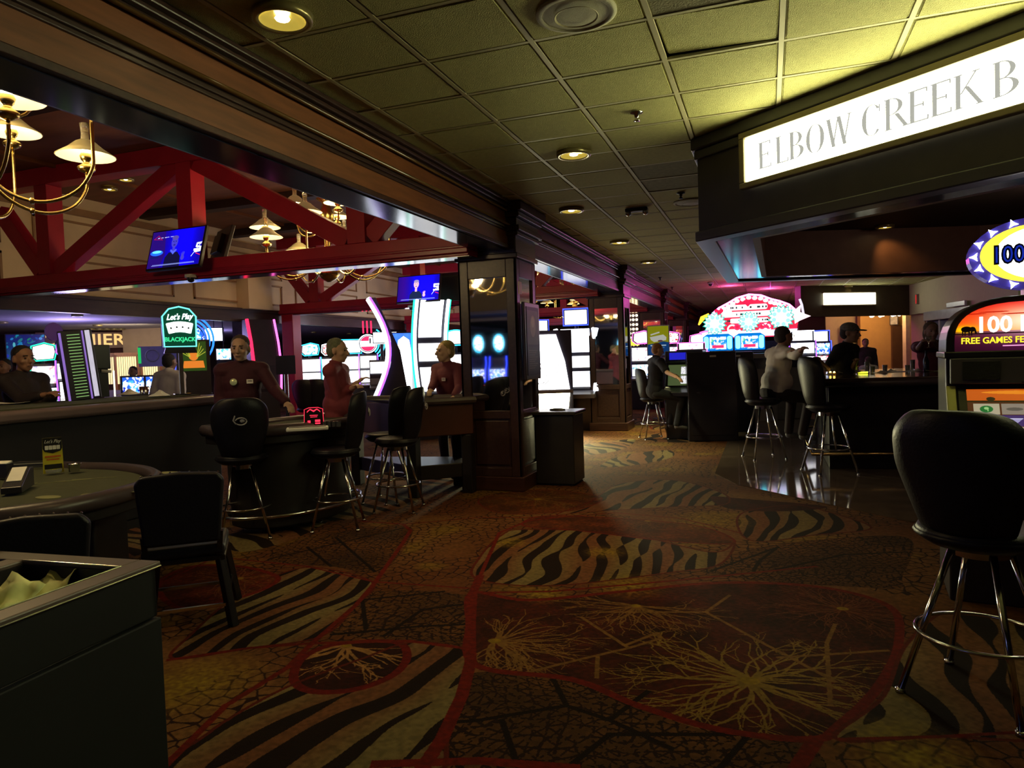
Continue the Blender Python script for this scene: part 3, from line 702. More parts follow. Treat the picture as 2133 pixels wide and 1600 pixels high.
# recessed ceiling downlights
dl_ring=mat('downlight_trim',(.35,.30,.14),.3,metal=.6); dl_in=mat('downlight_reflector',(.75,.60,.18),.25,metal=.8,em=(1,.74,.10),es=.40)
def downlight(p,label,on=True,r=.11,group='recessed ceiling downlights',power=0,col=(1,.8,.45),spot=110):
    t=thing('downlight',label,'downlight',(p.x,p.y,p.z),group=group)
    t.location.z-=.026
    MB().lathe([(r,.0),(r+.012,-.008),(r+.032,-.004),(r+.036,.03),(r,.03)],24,cap=False).build('trim_ring',dl_ring,t,smooth=True)
    MB().lathe([(r,.0),(r*.92,.012),(r*.55,.022),(.0005,.024)],22,cap=False).build('reflector',dl_in,t,smooth=True)
    MB().ball((0,0,.010),(r*.34,r*.34,.012),10,6).build('bulb',glow('downlight_bulb',(1,.85,.5),10 if on else 4),t)
    if power: lamp('SPOT',(p.x,p.y,p.z-.03),power,col,.05,target=(p.x,p.y,0),spot=spot,blend=.9,name='downlight_beam')
    return t
downlight(G(588,32,3.19),'gold reflector downlight at the top of the picture, nearest the camera',power=40,col=(1,.62,.25))
downlight(G(1195,318,3.19),'round yellow downlight in the middle of the aisle ceiling',power=170,col=(1,.62,.22))
downlight(G(1190,436,3.19),'pale round downlight past the first column capital',power=45,col=(1,.7,.3))
downlight(G(1290,503,3.19),'small pale downlight beside the second capital',power=420,col=(1,.88,.38),spot=75)
downlight(G(1350,545,3.19),'small pale downlight beyond the second capital',power=900,col=(1,.92,.38),spot=60)
downlight(G(1052,450,3.19) if 0 else G(1085,447,3.19),'dim downlight tucked against the first column capital')
downlight(G(1765,596,3.19),'small bright downlight in the far ceiling right of the pink glow',power=150,col=(1,.82,.35))
for k,(x,y) in enumerate(((228,392),(352,316),(545,468),(262,372))):
    downlight(G(x,y,4.34),power=(0,60,40,0)[k],col=(1,.6,.4),label=['pale downlight low in the brown pit ceiling above the panelled wall','downlight at the top of the red truss peak','faint downlight right of the first television','faint downlight on the brown pit ceiling left of the peak'][k],r=.08,group='downlights in the brown pit ceiling')
downlight(G(445,345,4.34),'small downlight to the right of the red truss peak',r=.07,group='downlights in the brown pit ceiling')
k=0
for (x,y) in ((5,671),(161,656),(203,677),(204,646),(190,685),(207,685),(222,685),(238,685),(252,685),(614,676),(706,680),(653,692),(727,695)):
    p=G(x,y,2.61)
    if p.y<60: downlight(p,'small bright downlight in the low ceiling, %s'%(['above the far left slots','left of the pair over the cashier','near the top of the lighted tower','on the wood fascia line','first of the row over the cashier letters','second of the row over the cashier letters','third of the row over the cashier letters','fourth of the row over the cashier letters','last of the row over the cashier letters','above the row of green slots','right of the pale ceiling strip','over the dark soffit','over the bald dealer'][k]),r=.07,group='downlights in the low violet ceiling'); k+=1
# speaker grilles, sprinklers, smoke detector
spk=mat('speaker_grille',(.42,.40,.26),.6,bump=.4,bs=400)
def roundspk(p,r,label):
    t=thing('ceiling_speaker',label,'speaker',p); MB().lathe([(r,0),(r,-.012),(r*.86,-.02),(r*.84,-.012),(r*.8,-.014),(.001,-.022)],32).build('grille',spk,t,smooth=True)
    a=MB(); a.lathe([(r*.55,-.026),(r*.54,-.028),(r*.5,-.024)],28,cap=False); a.build('inner_ring',gridm,t)
roundspk(G(1200,25,3.195),.20,'large round white ceiling speaker at the top of the picture')
roundspk(G(1440,420,3.195),.20,'round ceiling speaker beside the corner of the canopy')
for k,(x,y) in enumerate(((1326,234),(1418,402),(1375,578),(1400,598),(1487,542))):
    t=thing('sprinkler',['sprinkler head hanging from the nearest bright ceiling tile','sprinkler head near the canopy corner','small sprinkler past the second column','smaller sprinkler further down the aisle ceiling','black dome camera like sprinkler on the far ceiling'][k],'sprinkler',G(x,y,3.19))
    MB().lathe([(.045,0),(.045,-.006),(.018,-.014),(.014,-.035),(.006,-.04),(.024,-.058),(.022,-.062),(.001,-.064)],14).build('head',chrome if k==0 else blackp,t,smooth=True)
t=thing('exit_fixture','small black twin spot fixture on the ceiling past the grille','fixture',G(1326,434,3.19)); MB().box((0,0,-.02),(.26,.10,.04)).build('base',blackp,t,bevel=.01)
for s in (-1,1): MB().ball((s*.10,0,-.05),.035).build('lamp_head',chrome,t,smooth=True)
# security dome under television
def dome(p,label):
    t=thing('dome_camera',label,'camera',p); MB().lathe([(.07,0),(.07,-.04),(.001,-.04)],16).build('housing',mat('white_plastic',(.6,.58,.5),.4),t,smooth=True); MB().ball((0,0,-.05),.05).build('lens_dome',mat('smoked_dome',(.02,.02,.03),.1),t,smooth=True)
dome(D(397,572,8.9),'dome security camera under the first television'); dome(D(857,636,13.5),'dome security camera under the second television')
dome(G(1480,588,3.19),'dome security camera on the far ceiling under the pink glow')
# ---------------- televisions
def tvpic(kind):
    c=Canvas(480,270,(.005,.005,.55)); yy,xx=np.mgrid[0:270,0:480]
    c.a[...,2]=.35+.5*np.exp(-((xx-300)/150.)**2); c.a[...,0]=.02+.10*np.exp(-((xx-60)/70.)**2)
    if kind==0:
        c.poly([(0,0),(110,0),(150,90),(120,270),(0,270)],(.10,.02,.35)); c.ell(70,110,60,20,(.10,.35,.95)); c.ell(70,118,45,10,(.35,.75,1.)); c.rect(20,70,95,86,(.05,.05,.3))
        c.line([(20,215),(60,240),(100,205)],5,(.5,.05,.25)); c.line([(20,215),(100,208)],4,(.55,.05,.25))
        for i in range(16): c.rect(55+i*11,218+i*.2,62+i*11,225,(.7,.7,.9)) if i not in (2,5,10) else None
    sk=(.20,.18,.62) if kind==0 else (.75,.55,.62)
    shirt=(.03,.03,.16) if kind==0 else (.04,.09,.20)
    cx=225 if kind==0 else 215
    c.poly([(cx-75,0),(cx-70,70),(cx-40,105),(cx+40,105),(cx+72,70),(cx+80,0)],shirt); c.ell(cx,180,30,42,sk); c.rect(cx-12,100,cx+12,140,sk); c.ell(cx,212,30,16,(.25,.22,.5) if kind==0 else (.45,.40,.55))
    c.ell(cx-11,185,5,3,(.03,.02,.2)); c.ell(cx+11,185,5,3,(.03,.02,.2)); c.ell(cx,158,10,3,(.05,.03,.2)); c.ell(cx,171,4,7,tuple(v*.85 for v in sk))
    if kind==0: c.poly([(cx-32,118),(cx,88),(cx+32,118),(cx+24,128),(cx,112),(cx-24,128)],(.25,.3,.75))
    for i,(dx,dy) in enumerate(((0,0),(9,7),(18,9),(26,6))): c.line([(cx+88+dx*.4,60),(cx+84+dx,92+dy)],7,sk,5)
    c.ell(cx+96,58,16,18,sk)
    c.line([(400,60),(440,110),(480,160)],4,(.8,.85,1)); c.line([(420,105),(480,105)],16,(.95,.97,1)); c.line([(470,105),(470,140),(425,140),(425,165),(478,165)],15,(.95,.97,1)) if kind else c.line([(432,92),(474,96),(476,122),(436,128),(440,150),(474,152)],13,(.9,.95,1))
    c.line([(440,80),(480,65)],6,(.8,.1,.3))
    c.rect(40,14,440,17,(.5,.55,.8)); 
    for i in range(30): c.rect(50+i*13,19,58+i*13,23,(.45,.5,.8))
    return c.image('television_picture_%d'%kind)
def tv(name_label,p,rz,tilt,kind,w=.93,h=.53,roll=0.,back=True):
    t=thing('television',name_label,'television',p,rot=(0,0,0)); t.rotation_euler=(tilt,roll,rz)
    MB().box((0,.03,0),(w,.05,h)).build('case',blackp,t,bevel=.008)
    panel_uv('screen',w-.045,h-.05,print_mat('tv_screen_%d'%kind,tvpic(kind),.1,em=2.0 if kind==0 else 2.6),t,(0,.001,.005))
    MB().bx(-.12,.12,.05,.10,-.12,.12).build('wall_bracket',blackp,t)
    return t
tv('lit television showing a bearded man on blue, on the nearest truss beam',D(365,517,8.75),-.04,-.28,0,w=.90,h=.54,roll=.0)
t=thing('television','black television seen from behind beside the lit one on the nearest truss','television',D(462,512,9.3)); t.rotation_euler=(.3,0,2.6)
MB().box((0,0,0),(.62,.05,.48)).build('case',blackp,t,bevel=.01); MB().box((0,.05,0),(.3,.06,.26)).build('back_cover',blackp,t,bevel=.01)
tv('lit television showing a man in a dark shirt on blue, on the second truss',D(871,601,13.2),-.06,-.2,1,w=.93,h=.53)
t=thing('television','dark second television behind the far lit one','television',D(930,600,13.75)); t.rotation_euler=(.1,0,.5); MB().box((0,0,0),(.7,.06,.5)).build('case',blackp,t,bevel=.01); MB().box((0,.05,0),(.3,.06,.26)).build('back_cover',blackp,t,bevel=.01)
# ---------------- bar stools
def stool(label,loc,rz,group,seat=.74,back_w=.45,emblem=True):
    r=thing('bar_stool',label,'stool',loc,rz,group)
    # front of the seat looks along local -y, the back stands at +y
    a=MB(); a.lathe([(.02,seat-.085),(.17,seat-.085),(.205,seat-.06),(.215,seat-.03),(.205,seat-.008),(.17,seat),(.001,seat+.004)],28); a.build('seat',vinyl,r,smooth=True)
    a=MB(); a.lathe([(.218,seat-.05),(.224,seat-.04),(.218,seat-.03)],28,cap=False); a.build('seat_piping',vinyl,r,smooth=True)
    # backrest: curved padded shell, narrow foot, wide round-cornered top
    vs=[];fs=[];nu,nv=12,12; hb0,hb1=seat-.02,seat+.50
    def pt(u,v,side):
        wv=(.16+.075*min(1,v*1.8)) if v<.78 else .235*math.sqrt(max(0,1-((v-.78)/.22)**2*.45))
        wv*=back_w/.45; x=(u*2-1)*wv; yy_=.20+.05*v+.03*v-.09*((u*2-1)**2)
        edge=min(1,4*(1-abs(u*2-1))**.7)*min(1,5*min(v+.02,1.02-v)); th=.012+.022*edge
        zc=hb0+(hb1-hb0)*v-.03*((u*2-1)**4)*v
        return (x,yy_+side*th,zc)
    a=MB(); F=[pt(i/nu,j/nv,-1) for j in range(nv+1) for i in range(nu+1)]; B=[pt(i/nu,j/nv,1) for j in range(nv+1) for i in range(nu+1)]
    n=len(F); q=lambda i,j:j*(nu+1)+i
    fs=[(q(i,j),q(i+1,j),q(i+1,j+1),q(i,j+1)) for j in range(nv) for i in range(nu)]; fb=[tuple(n+k for k in f[::-1]) for f in fs]
    edge=[q(i,0) for i in range(nu+1)]+[q(nu,j) for j in range(1,nv+1)]+[q(i,nv) for i in range(nu-1,-1,-1)]+[q(0,j) for j in range(nv-1,0,-1)]
    fe=[(edge[k],n+edge[k],n+edge[(k+1)%len(edge)],edge[(k+1)%len(edge)]) for k in range(len(edge))]
    a.add(F+B,fs+fb+fe); a.build('backrest',vinyl,r,smooth=True,sub=1)
    if emblem:
        a=MB(); a.tube([(.045*math.cos(t)-.01,.315,seat+.30+.03*math.sin(t)) for t in np.linspace(.3,5.6,12)],.006,5); a.tube([(.03,.315,seat+.28),(.05,.316,seat+.31),(.035,.316,seat+.35)],.006,5); a.ball((-.02,.312,seat+.305),(.02,.006,.016),8,6); a.build('emblem',mat('grey_thread',(.30,.30,.34),.6),r)
    MB().cyl((0,0,seat-.13),.10,.045,18).build('swivel_plate',chrome,r,smooth=False)
    tops=[];
    for k in range(4):
        an=PI/4+k*PI/2; a=MB(); top=(.10*math.cos(an),.10*math.sin(an),seat-.11); bot=(.285*math.cos(an),.285*math.sin(an),.012)
        a.tube([top,bot],.0125,10); a.cyl((bot[0],bot[1],0),.018,.02,10); a.build('leg',chrome,r,smooth=True)
    zz=.27; rr=.10+.185*(1-zz/(seat-.11))
    MB().tube([((rr+.012)*math.cos(t),(rr+.012)*math.sin(t),zz) for t in np.linspace(0,2*PI,30,endpoint=False)],.009,8,True).build('foot_ring',chrome,r,smooth=True)
    return r
def gp(px,py): p=G(px,py,0); return (p.x,p.y,0)
GS='black vinyl bar stools with chrome legs'
s0=stool('black bar stool between the two nearest blackjack tables with its back to the camera',gp(512,1118),PI+.55+.15,GS)
def ds(label,loc,rz,sc=None):
    o=dup(s0,loc,rz,label,GS,sc)
    for c in list(C.objects):
        if c.parent==o and c.name.startswith('emblem') and 'blackjack table' not in label: bpy.data.objects.remove(c)
    return o
ds('black bar stool in the middle of the group, crest on its back turned away',gp(708,1098),-1.05,) if 0 else ds('black bar stool nearest the camera on the right of the blackjack table',gp(706,1098),-1.15)
ds('black bar stool at the far right corner of the blackjack table, next to the column',gp(832,1062),-1.35)
ds('black bar stool half hidden behind the right-hand stool of the blackjack table',XY(797,7.55),-1.5)
ds('empty tall bar stool at the counter, its back just right of the man in white',gp(1728,985),1.95,(1.2,1.12,1.13))
ds('bar stool under the man in the white shirt',gp(1592,955),1.95,(1.12,1.08,1.13))
ds('stool under the man playing the upright bingo style machine',gp(1362,914),2.0)
ds('large black stool in the right foreground in front of the lit slot machine',(G(2045,1450,0).x,G(2045,1450,0).y,0),PI-.62,(1.12,1.12,1.0))
# ---------------- gaming tables
felt=mat('green_felt',(.055,.06,.03),.95,var=.15,vs=20,bump=.3,bs=300)
feltline=mat('felt_print',(.22,.22,.10),.9)
pad=mat('padded_rail',(.06,.045,.05),.35,var=.1)
tablewood=mat('table_wood',(.07,.025,.02),.4,var=.25,vs=3)
def spline_closed(P,n=6):
    P=[np.array(p,float) for p in P]; m=len(P); o=[]
    for i in range(m):
        a,b,c,d=P[i-1],P[i],P[(i+1)%m],P[(i+2)%m]
        for k in range(n):
            t=k/n; o.append(tuple(.5*((2*b)+(-a+c)*t+(2*a-5*b+4*c-d)*t*t+(-a+3*b-3*c+d)*t**3)))
    return o
def gaming_table(label,outline,z,parts='ped',origin=None,rail=.10):
    cx=sum(p[0] for p in outline)/len(outline); cy=sum(p[1] for p in outline)/len(outline)
    r=thing('gaming_table',label,'table',(cx,cy,0)); P=[(p[0]-cx,p[1]-cy) for p in outline]
    inner=[]
    for x,y in P:
        L=math.hypot(x,y); inner.append((x*(1-rail/L),y*(1-rail/L)))
    MB().prism(inner,z-.05,z-.012).build('felt_top',felt,r)
    MB().tube([(x*.965,y*.965,z-.02) for x,y in P],.052,10,True).build('padded_rail',pad,r,smooth=True)
    MB().prism([(x*.95,y*.95) for x,y in P],z-.14,z-.05).build('apron',blackp,r,bevel=.01)
    return r,P
# near-left low table
o1=[tuple(G(x,y,.76)[:2]) for x,y in ((0,1068),(86,1058),(172,1044),(259,1021),(310,1003),(328,989),(302,978),(244,972),(170,972),(60,978))]
o1=[(-6.1,3.3)]+[(-5.9,3.9),(-5.5,4.05)]+[(-5.05,4.05),(-4.70,4.06),(-4.32,3.96),(-4.0,3.76),(-3.8,3.5),(-3.7,3.2),(-3.68,2.9),(-3.76,2.65),(-3.95,2.45),(-4.6,2.25),(-5.4,2.5)]
r1,P1=gaming_table('low gaming table with dark green felt at the left edge, carrying the yellow sign card',spline_closed(o1,5),.76)
MB().box((0,0,.33),(.9,.55,.60),rz=.5).build('pedestal',blackp,r1,bevel=.02)
MB().box((0,0,.03),(1.1,.7,.06),rz=.5).build('base',blackp,r1,bevel=.01)
a=MB()
for k in range(7):
    an=-1.0+k*.33; a.prism([(x+.85*math.cos(an)*1.1+.0,y+.6*math.sin(an)*.9+.15) for x,y in oval(.09,.05,14)],.749,.7505)
for k in range(5): a.box((.15-.1*k,.30-.12*k,.7495),(.28,.012,.002),rz=.6+.2*k)
a.build('felt_marking',feltline,r1)['kind']='stuff'
# blackjack table with the standing dealer
o2=[tuple(G(x,y,.93)[:2]) for x,y in ((470,888),(535,884),(600,879),(650,873),(700,863),(728,855),(722,848),(690,845),(640,846))]
D2=XY(505,6.25)
ce=Vector((-4.40,5.66)); dirx=Vector((.97,-.24)).normalized(); diry=Vector((-dirx.y,dirx.x))
def dshape(c,fx,R,flat=.25,w=1.0,n=26):
    fy=Vector((-fx.y,fx.x)); pts=[]
    for k in range(n+1):
        t=-PI/2+PI*k/n; pts.append(c+fx*(R*math.cos(t))+fy*(R*w*math.sin(t)))
    pts.append(c-fx*flat+fy*(R*w*.96)); pts.append(c-fx*flat-fy*(R*w*.96)); return [tuple(p) for p in pts]
r2,P2=gaming_table('blackjack table with padded rail under the standing dealer in the button badge',dshape(ce,dirx,.58,.25,1.35),.95)
fx=Vector((dirx.x,dirx.y)); 
MB().prism([(p[0]*.72,p[1]*.8) for p in P2],.05,.83).build('pedestal',blackp,r2,bevel=.02)
MB().tube([(p[0]*.98,p[1]*.98,.17) for p in P2[:-2]],.016,8).build('foot_rail',chrome,r2,smooth=True)
a=MB()
for k in range(3,25,7): a.bar((P2[k][0]*.98,P2[k][1]*.98,.17),(P2[k][0]*.72,P2[k][1]*.78,.17),.014,.014)
a.build('rail_bracket',chrome,r2)
# craps-like table by the column, dealers behind
t3=[tuple(XY(850,7.62)[:2]),tuple(XY(985,7.85)[:2]),tuple(XY(960,8.42)[:2]),tuple(XY(715,8.75)[:2])]
c3=Vector((sum(p[0] for p in t3)/4,sum(p[1] for p in t3)/4)); r3=thing('gaming_table','wood panelled gaming table beside the first column with a green padded side','table',(c3.x,c3.y,0))
Q=[(p[0]-c3.x,p[1]-c3.y) for p in t3]
MB().prism([(x*.97,y*.97) for x,y in Q],.66,1.03).build('side_panel',tablewood,r3,bevel=.015)
MB().prism([(x*.90,y*.90) for x,y in Q],1.03,1.045).build('felt_top',felt,r3)
MB().tube([(x*.99,y*.99,1.045) for x,y in Q],.04,8,True).build('padded_rail',pad,r3)
for x,y in Q: MB().bx(x*.86-.06,x*.86+.06,y*.86-.06,y*.86+.06,0,.66).build('leg',blackp,r3,bevel=.01)
MB().prism([(x*.86,y*.86) for x,y in Q],.18,.34).build('stretcher_box',blackp,r3,bevel=.01)
# long dark roulette table behind, at the left edge
pa=XY(-60,5.4); pb=XY(452,7.7); dd=(pb-pa).normalized(); nn_=Vector((-dd.y,dd.x,0))
if nn_.y<0: nn_=-nn_
# near edge pa-pb, body goes away from camera
r4=thing('roulette_table','long black roulette table at the left carrying the lighted tower','table',(pa+pb)/2,math.atan2(dd.y,dd.x)); L4=(pb-pa).length
MB().bx(-L4/2,L4/2,0,1.15,.08,1.10).build('body',mat('baize_black',(.006,.005,.010),.8),r4,bevel=.02)
MB().bx(-L4/2-.04,L4/2+.04,-.05,1.2,1.10,1.20).build('padded_rail',mat('counter_rail',(.12,.085,.09),.35,var=.1),r4,bevel=.035,seg=3)
MB().bx(-L4/2+.14,L4/2-.14,.12,1.05,1.195,1.212).build('felt_top',felt,r4)
MB().bx(-L4/2+.05,L4/2-.05,-.0,1.1,0,.08).build('plinth',blackp,r4)
def on4(px,py,z=1.215): p=G(px,py,z); return p
# ---------------- wooden dining style chair
def wood_chair(label,loc,rz):
    r=thing('chair',label,'chair',loc,rz); bl=mat('black_lacquer',(.010,.008,.010),.25,spec=.6)
    MB().box((0,0,.45),(.44,.44,.07)).build('seat',vinyl,r,bevel=.025,seg=3)
    MB().bx(-.22,.22,-.21,.21,.385,.415).build('seat_frame',bl,r,bevel=.005)
    a=MB(); a.vprism([(-.20,.50),(.20,.50),(.235,.86),(.20,.90),(.0,.915),(-.20,.90),(-.235,.86)],.19,.24); a.build('backrest',vinyl,r,bevel=.02,seg=3)
    a=MB()
    for k in range(9): x=-.2+.05*k; a.ball((x,.188,.895+.015*(1-(x/.2)**2)),.006,6,4)
    a.build('nail_head',chrome,r)['kind']='stuff'
    for sx,sy in ((-1,-1),(1,-1),(1,1),(-1,1)):
        MB().bar((sx*.19,sy*.18,.40),(sx*.25,sy*.25,0),.045,.045).build('leg',bl,r,bevel=.004)
    for (a_,b_) in (((-1,-1),(1,-1)),((1,-1),(1,1)),((1,1),(-1,1)),((-1,1),(-1,-1))):
        z=.13 if a_[1]==b_[1] else .17; k=.25-.06*z/.4
        MB().bar((a_[0]*k,a_[1]*k,z),(b_[0]*k,b_[1]*k,z),.018,.018).build('stretcher',chrome,r)
    for s in (-1,1): MB().bar((s*.19,.2,.42),(s*.2,.215,.56),.03,.03).build('back_post',bl,r)
    return r
cc=(G(440,1325,0)+G(368,1302,0))/2
wood_chair('black wooden chair with metal stretchers drawn up to the low table at the left',(G(398,1288,0).x,G(398,1288,0).y,0),PI+.68)
t=wood_chair('black chair at the left edge, between the grey bin cabinet and the low table',(-3.05,2.15,0),PI+.9)
# ================================================================ SLOT MACHINES AND LIT SIGNS
cabm=mat('cabinet_black',(.022,.02,.03),.28,var=.15); cabg=mat('cabinet_grey',(.16,.15,.16),.35,var=.1,metal=.3)
deckm=mat('button_deck',(.12,.11,.13),.3)
def facecam(p,off=0.): return math.atan2(-p.x,p.y)+off
wht=glow('white_tube',(.86,.92,1),4.0); cyn=glow('cyan_tube',(.03,.62,1),3.2); blu=glow('blue_tube',(.03,.06,1),4.0); pur=glow('purple_tube',(.30,.08,1),3.0); grn=glow('green_tube',(.02,.85,.42),2.2); redt=glow('red_tube',(1,.02,.08),2.4); pnk=glow('pink_tube',(1,.12,.55),3.)
sc_white=screen('screen_white',[(.75,.8,1),(.9,.75,.85),(.5,.6,.9),(.95,.9,.75)],1.9,9,.55)
sc_pink=screen('screen_pink',[(.8,.35,.4),(.85,.7,.75),(.5,.45,.7),(.9,.8,.6)],1.5,9,.5)
sc_green=screen('screen_green',[(.25,.75,.45),(.6,.85,.7),(.8,.7,.4),(.2,.5,.5)],1.3,10,.35)
sc_blue=screen('screen_blue',[(.02,.10,.8),(.05,.35,1),(.3,.5,1),(.01,.03,.4)],1.8,10,.3)
sc_cyan=screen('screen_cyan',[(.05,.5,.9),(.3,.8,1),(.1,.3,.8)],1.8,8,.5)
sc_red=screen('screen_red',[(.9,.05,.08),(.9,.4,.3),(.6,.02,.1)],1.5,12,.45)
SG='slot machines in the low room behind the pit'
def slot(label,px,dep_,off=0.,w=.52,z=(.80,1.08,1.14,1.50,1.58,1.93),lower=sc_white,upper=sc_white,face=sc_white,trim=cyn,rim=cyn,top='hex',group=SG,front=None,pos=None):
    p=XY(px,dep_) if pos is None else Vector(pos)
    r=thing('slot_machine',label,'slot machine',(p.x,p.y,0),facecam(p,off) if pos is None else off,group)
    z0,z1,z2,z3,z4,z5=z; hw=w/2+.02
    MB().xprism([(.3,0),(-.22,0),(-.26,z0-.08),(-.20,z1+.02),(-.12,z2),(-.10,z3+.05),(.25,z3+.05)],-hw,hw).build('cabinet',cabm,r,bevel=.01)
    MB().xprism([(-.22,z0-.12),(-.46,z0-.12),(-.47,z0-.07),(-.24,z0-.01)],-hw,hw).build('button_deck',deckm,r,bevel=.008)
    a=MB()
    for k in range(4): a.cyl((-.15+.1*k,-.37,z0-.06),.022,.015,10)
    a.build('button',trim,r)
    a=MB(); sl=math.atan2(.06,z1-z0)
    a.vprism([(-w/2,z0),(w/2,z0),(w/2,z1),(-w/2,z1)],-.285,-.262); o=a.build('lower_screen',lower,r)
    MB().vprism([(-w/2,z2),(w/2,z2),(w/2,z3),(-w/2,z3)],-.165,-.12).build('upper_screen',upper,r)
    if trim:
        a=MB()
        for s in (-1,1): a.tube([(s*(hw+.01),-.30,z0-.1),(s*(hw+.02),-.25,z1),(s*(hw+.02),-.18,z2+.1),(s*(hw+.01),-.17,z3+.06)],.014,6)
        a.build('light_strip',trim,r)
    h=(z5-z4); cz=(z4+z5)/2
    MB().cyl((0,.05,z3+.04),.04,z4-z3,10).build('topper_neck',cabm,r)
    if top=='hex': P=[(-w*.48,cz-h*.25),(-w*.30,z4),(w*.42,z4+.02),(w*.50,cz),(w*.46,z5-.05),(w*.05,z5),(-w*.44,z5-.06)]
    elif top=='arch': P=[(-w*.55,z4),(w*.55,z4)]+[(w*.55*math.cos(t),z4+.4*h+(h*.6)*math.sin(t)) for t in np.linspace(0,PI,14)]
    elif top=='round': P=oval(h*.5,h*.5,26,0,cz)
    elif top=='oval': P=oval(w*.36,h*.5,24,0,cz)
    else: P=[(-w/2,z4),(w/2,z4),(w/2,z5),(-w/2,z5)]
    MB().vprism(P,-.06,.10).build('topper_case',cabm,r)
    c=(sum(x for x,_ in P)/len(P),sum(y for _,y in P)/len(P))
    MB().vprism([(c[0]+(x-c[0])*.86,c[1]+(y-c[1])*.86) for x,y in P],-.075,-.062).build('topper_face',face,r)
    MB().tube([(x,-.066,y) for x,y in P],.013,6,True).build('topper_light',rim,r)
    if front: MB().vprism([(-w/2,.12),(w/2,.12),(w/2,z0-.16),(-w/2,z0-.16)],-.265,-.24).build('front_panel',front,r)
    return r
slot('slot machine with green lit crown behind the dealer at the left edge',88,13.,.25,.42,(.92,1.22,1.30,1.62,1.72,2.05),sc_green,sc_pink,sc_white,grn,grn)
slot('slot machine with violet lit crown, second from the left edge',142,13.2,.2,.42,(.92,1.32,1.38,1.66,1.78,2.12),sc_white,sc_pink,sc_pink,pur,pur)
slot('slot machine with cyan hexagon crown left of the dealer in the pink lit shirt',646,18.5,.0,.48,(1.0,1.27,1.31,1.62,1.72,2.05),sc_white,sc_white,sc_cyan,cyn,cyn)
slot('slot machine with red and white crown close behind the dealer in the pink lit shirt',688,18.7,.0,.46,(1.0,1.27,1.31,1.62,1.72,2.05),sc_white,sc_white,sc_red,pur,wht)
slot('slot machine with square white crown right of the dealer in the pink lit shirt',733,18.3,.0,.50,(1.0,1.30,1.34,1.66,1.74,2.10),sc_white,sc_white,sc_white,blu,cyn,top='sq')
t=slot('slot machine with round red and white disc on top between pink neon rods',767,18.0,.0,.40,(1.0,1.3,1.36,1.66,1.74,2.20),sc_white,sc_white,sc_white,pur,wht,top='round')
MB().vprism(oval(.19,.19,26,0,1.97),-.082,-.078).build('disc_face',redt,t); MB().bx(-.19,.19,-.095,-.083,1.90,2.04).build('disc_band',wht,t)
a=MB()
for k in range(3): a.tube([((.28+.07*k)*math.cos(q),-.02,1.97+(.28+.07*k)*math.sin(q)) for q in np.linspace(-.9,1.0,10)],.018,6)
a.build('halo_tube',cyn,t); a=MB()
for k in (-.10,0,.10): a.tube([(k,0,2.24),(k,0,2.55)],.022,6)
a.build('neon_rod',redt,t)
slot('wide slot machine with low pale screens right of the round disc machine',796,17.5,.0,.60,(.95,1.10,1.22,1.50,1.95,2.10),cabg,sc_white,wht,None,wht,top='sq')
slot('slot machine with blue arc crown behind the young dealer',950,15.,.1,.55,(.9,1.2,1.28,1.6,1.80,2.12),sc_white,sc_white,sc_white,blu,cyn,top='arch')
t=slot('slot machine ringed by big blue arcs behind the blackjack sign',398,15.2,.0,.55,(.95,1.28,1.34,1.62,1.80,2.45),sc_blue,sc_blue,sc_blue,blu,blu,top='round')
a=MB()
for k in range(3): a.tube([((.30+.08*k)*math.cos(q),-.04,2.10+(.36+.08*k)*math.sin(q)) for q in np.linspace(-1.3,1.4,14)],.024,6)
a.build('halo_tube',glow('deep_blue_tube',(.02,.16,1),2.6),t)
for (px,l) in ((281,'flat lit monitor left of the low row in front of the cashier'),(330,'flat lit monitor in the middle in front of the cashier'),(405,'flat lit monitor under the yellow winged poster')):
    p=XY(px,12.5); t=thing('game_monitor',l,'monitor',(p.x,p.y,0),facecam(p),'blue lit monitors in front of the cashier')
    MB().bx(-.25,.25,-.02,.06,1.05,1.40).build('case',cabm,t,bevel=.01); MB().bx(-.215,.215,-.035,-.02,1.09,1.37).build('screen',sc_blue,t); MB().bx(-.26,.26,-.06,.45,0,1.04).build('stand_cabinet',cabm,t); MB().bx(-.2,.2,-.09,-.062,.96,.985).build('light_strip',blu,t)
# winged poster cabinet
p=XY(403,12.0); t=thing('lit_poster','dark poster cabinet with glowing yellow winged emblem over a red banner','poster',(p.x,p.y,0),facecam(p))
MB().bx(-.26,.26,.0,.2,0,1.98).build('cabinet',cabm,t); MB().bx(-.2,.2,-.015,0,1.45,1.95).build('picture_glass',mat('poster_glass',(.03,.06,.02),.2,em=(.03,.08,.01),es=.6),t)
yg=glow('emblem_yellow',(.55,.55,.05),.9); og=glow('emblem_orange',(.9,.25,.03),.9)
for s in (-1,1):
    a=MB()
    for k in range(4): a.bar((s*.05,-.022,1.68),(s*(.10+.03*k),-.022,1.92-.05*k),.035,.01)
    a.build('wing',yg,t)
MB().vprism(oval(.075,.075,16,0,1.70),-.03,-.02).build('disc',og,t); MB().vprism([(-.17,1.50),(.17,1.50),(.15,1.62),(-.15,1.62)],-.034,-.022).build('banner',og,t)
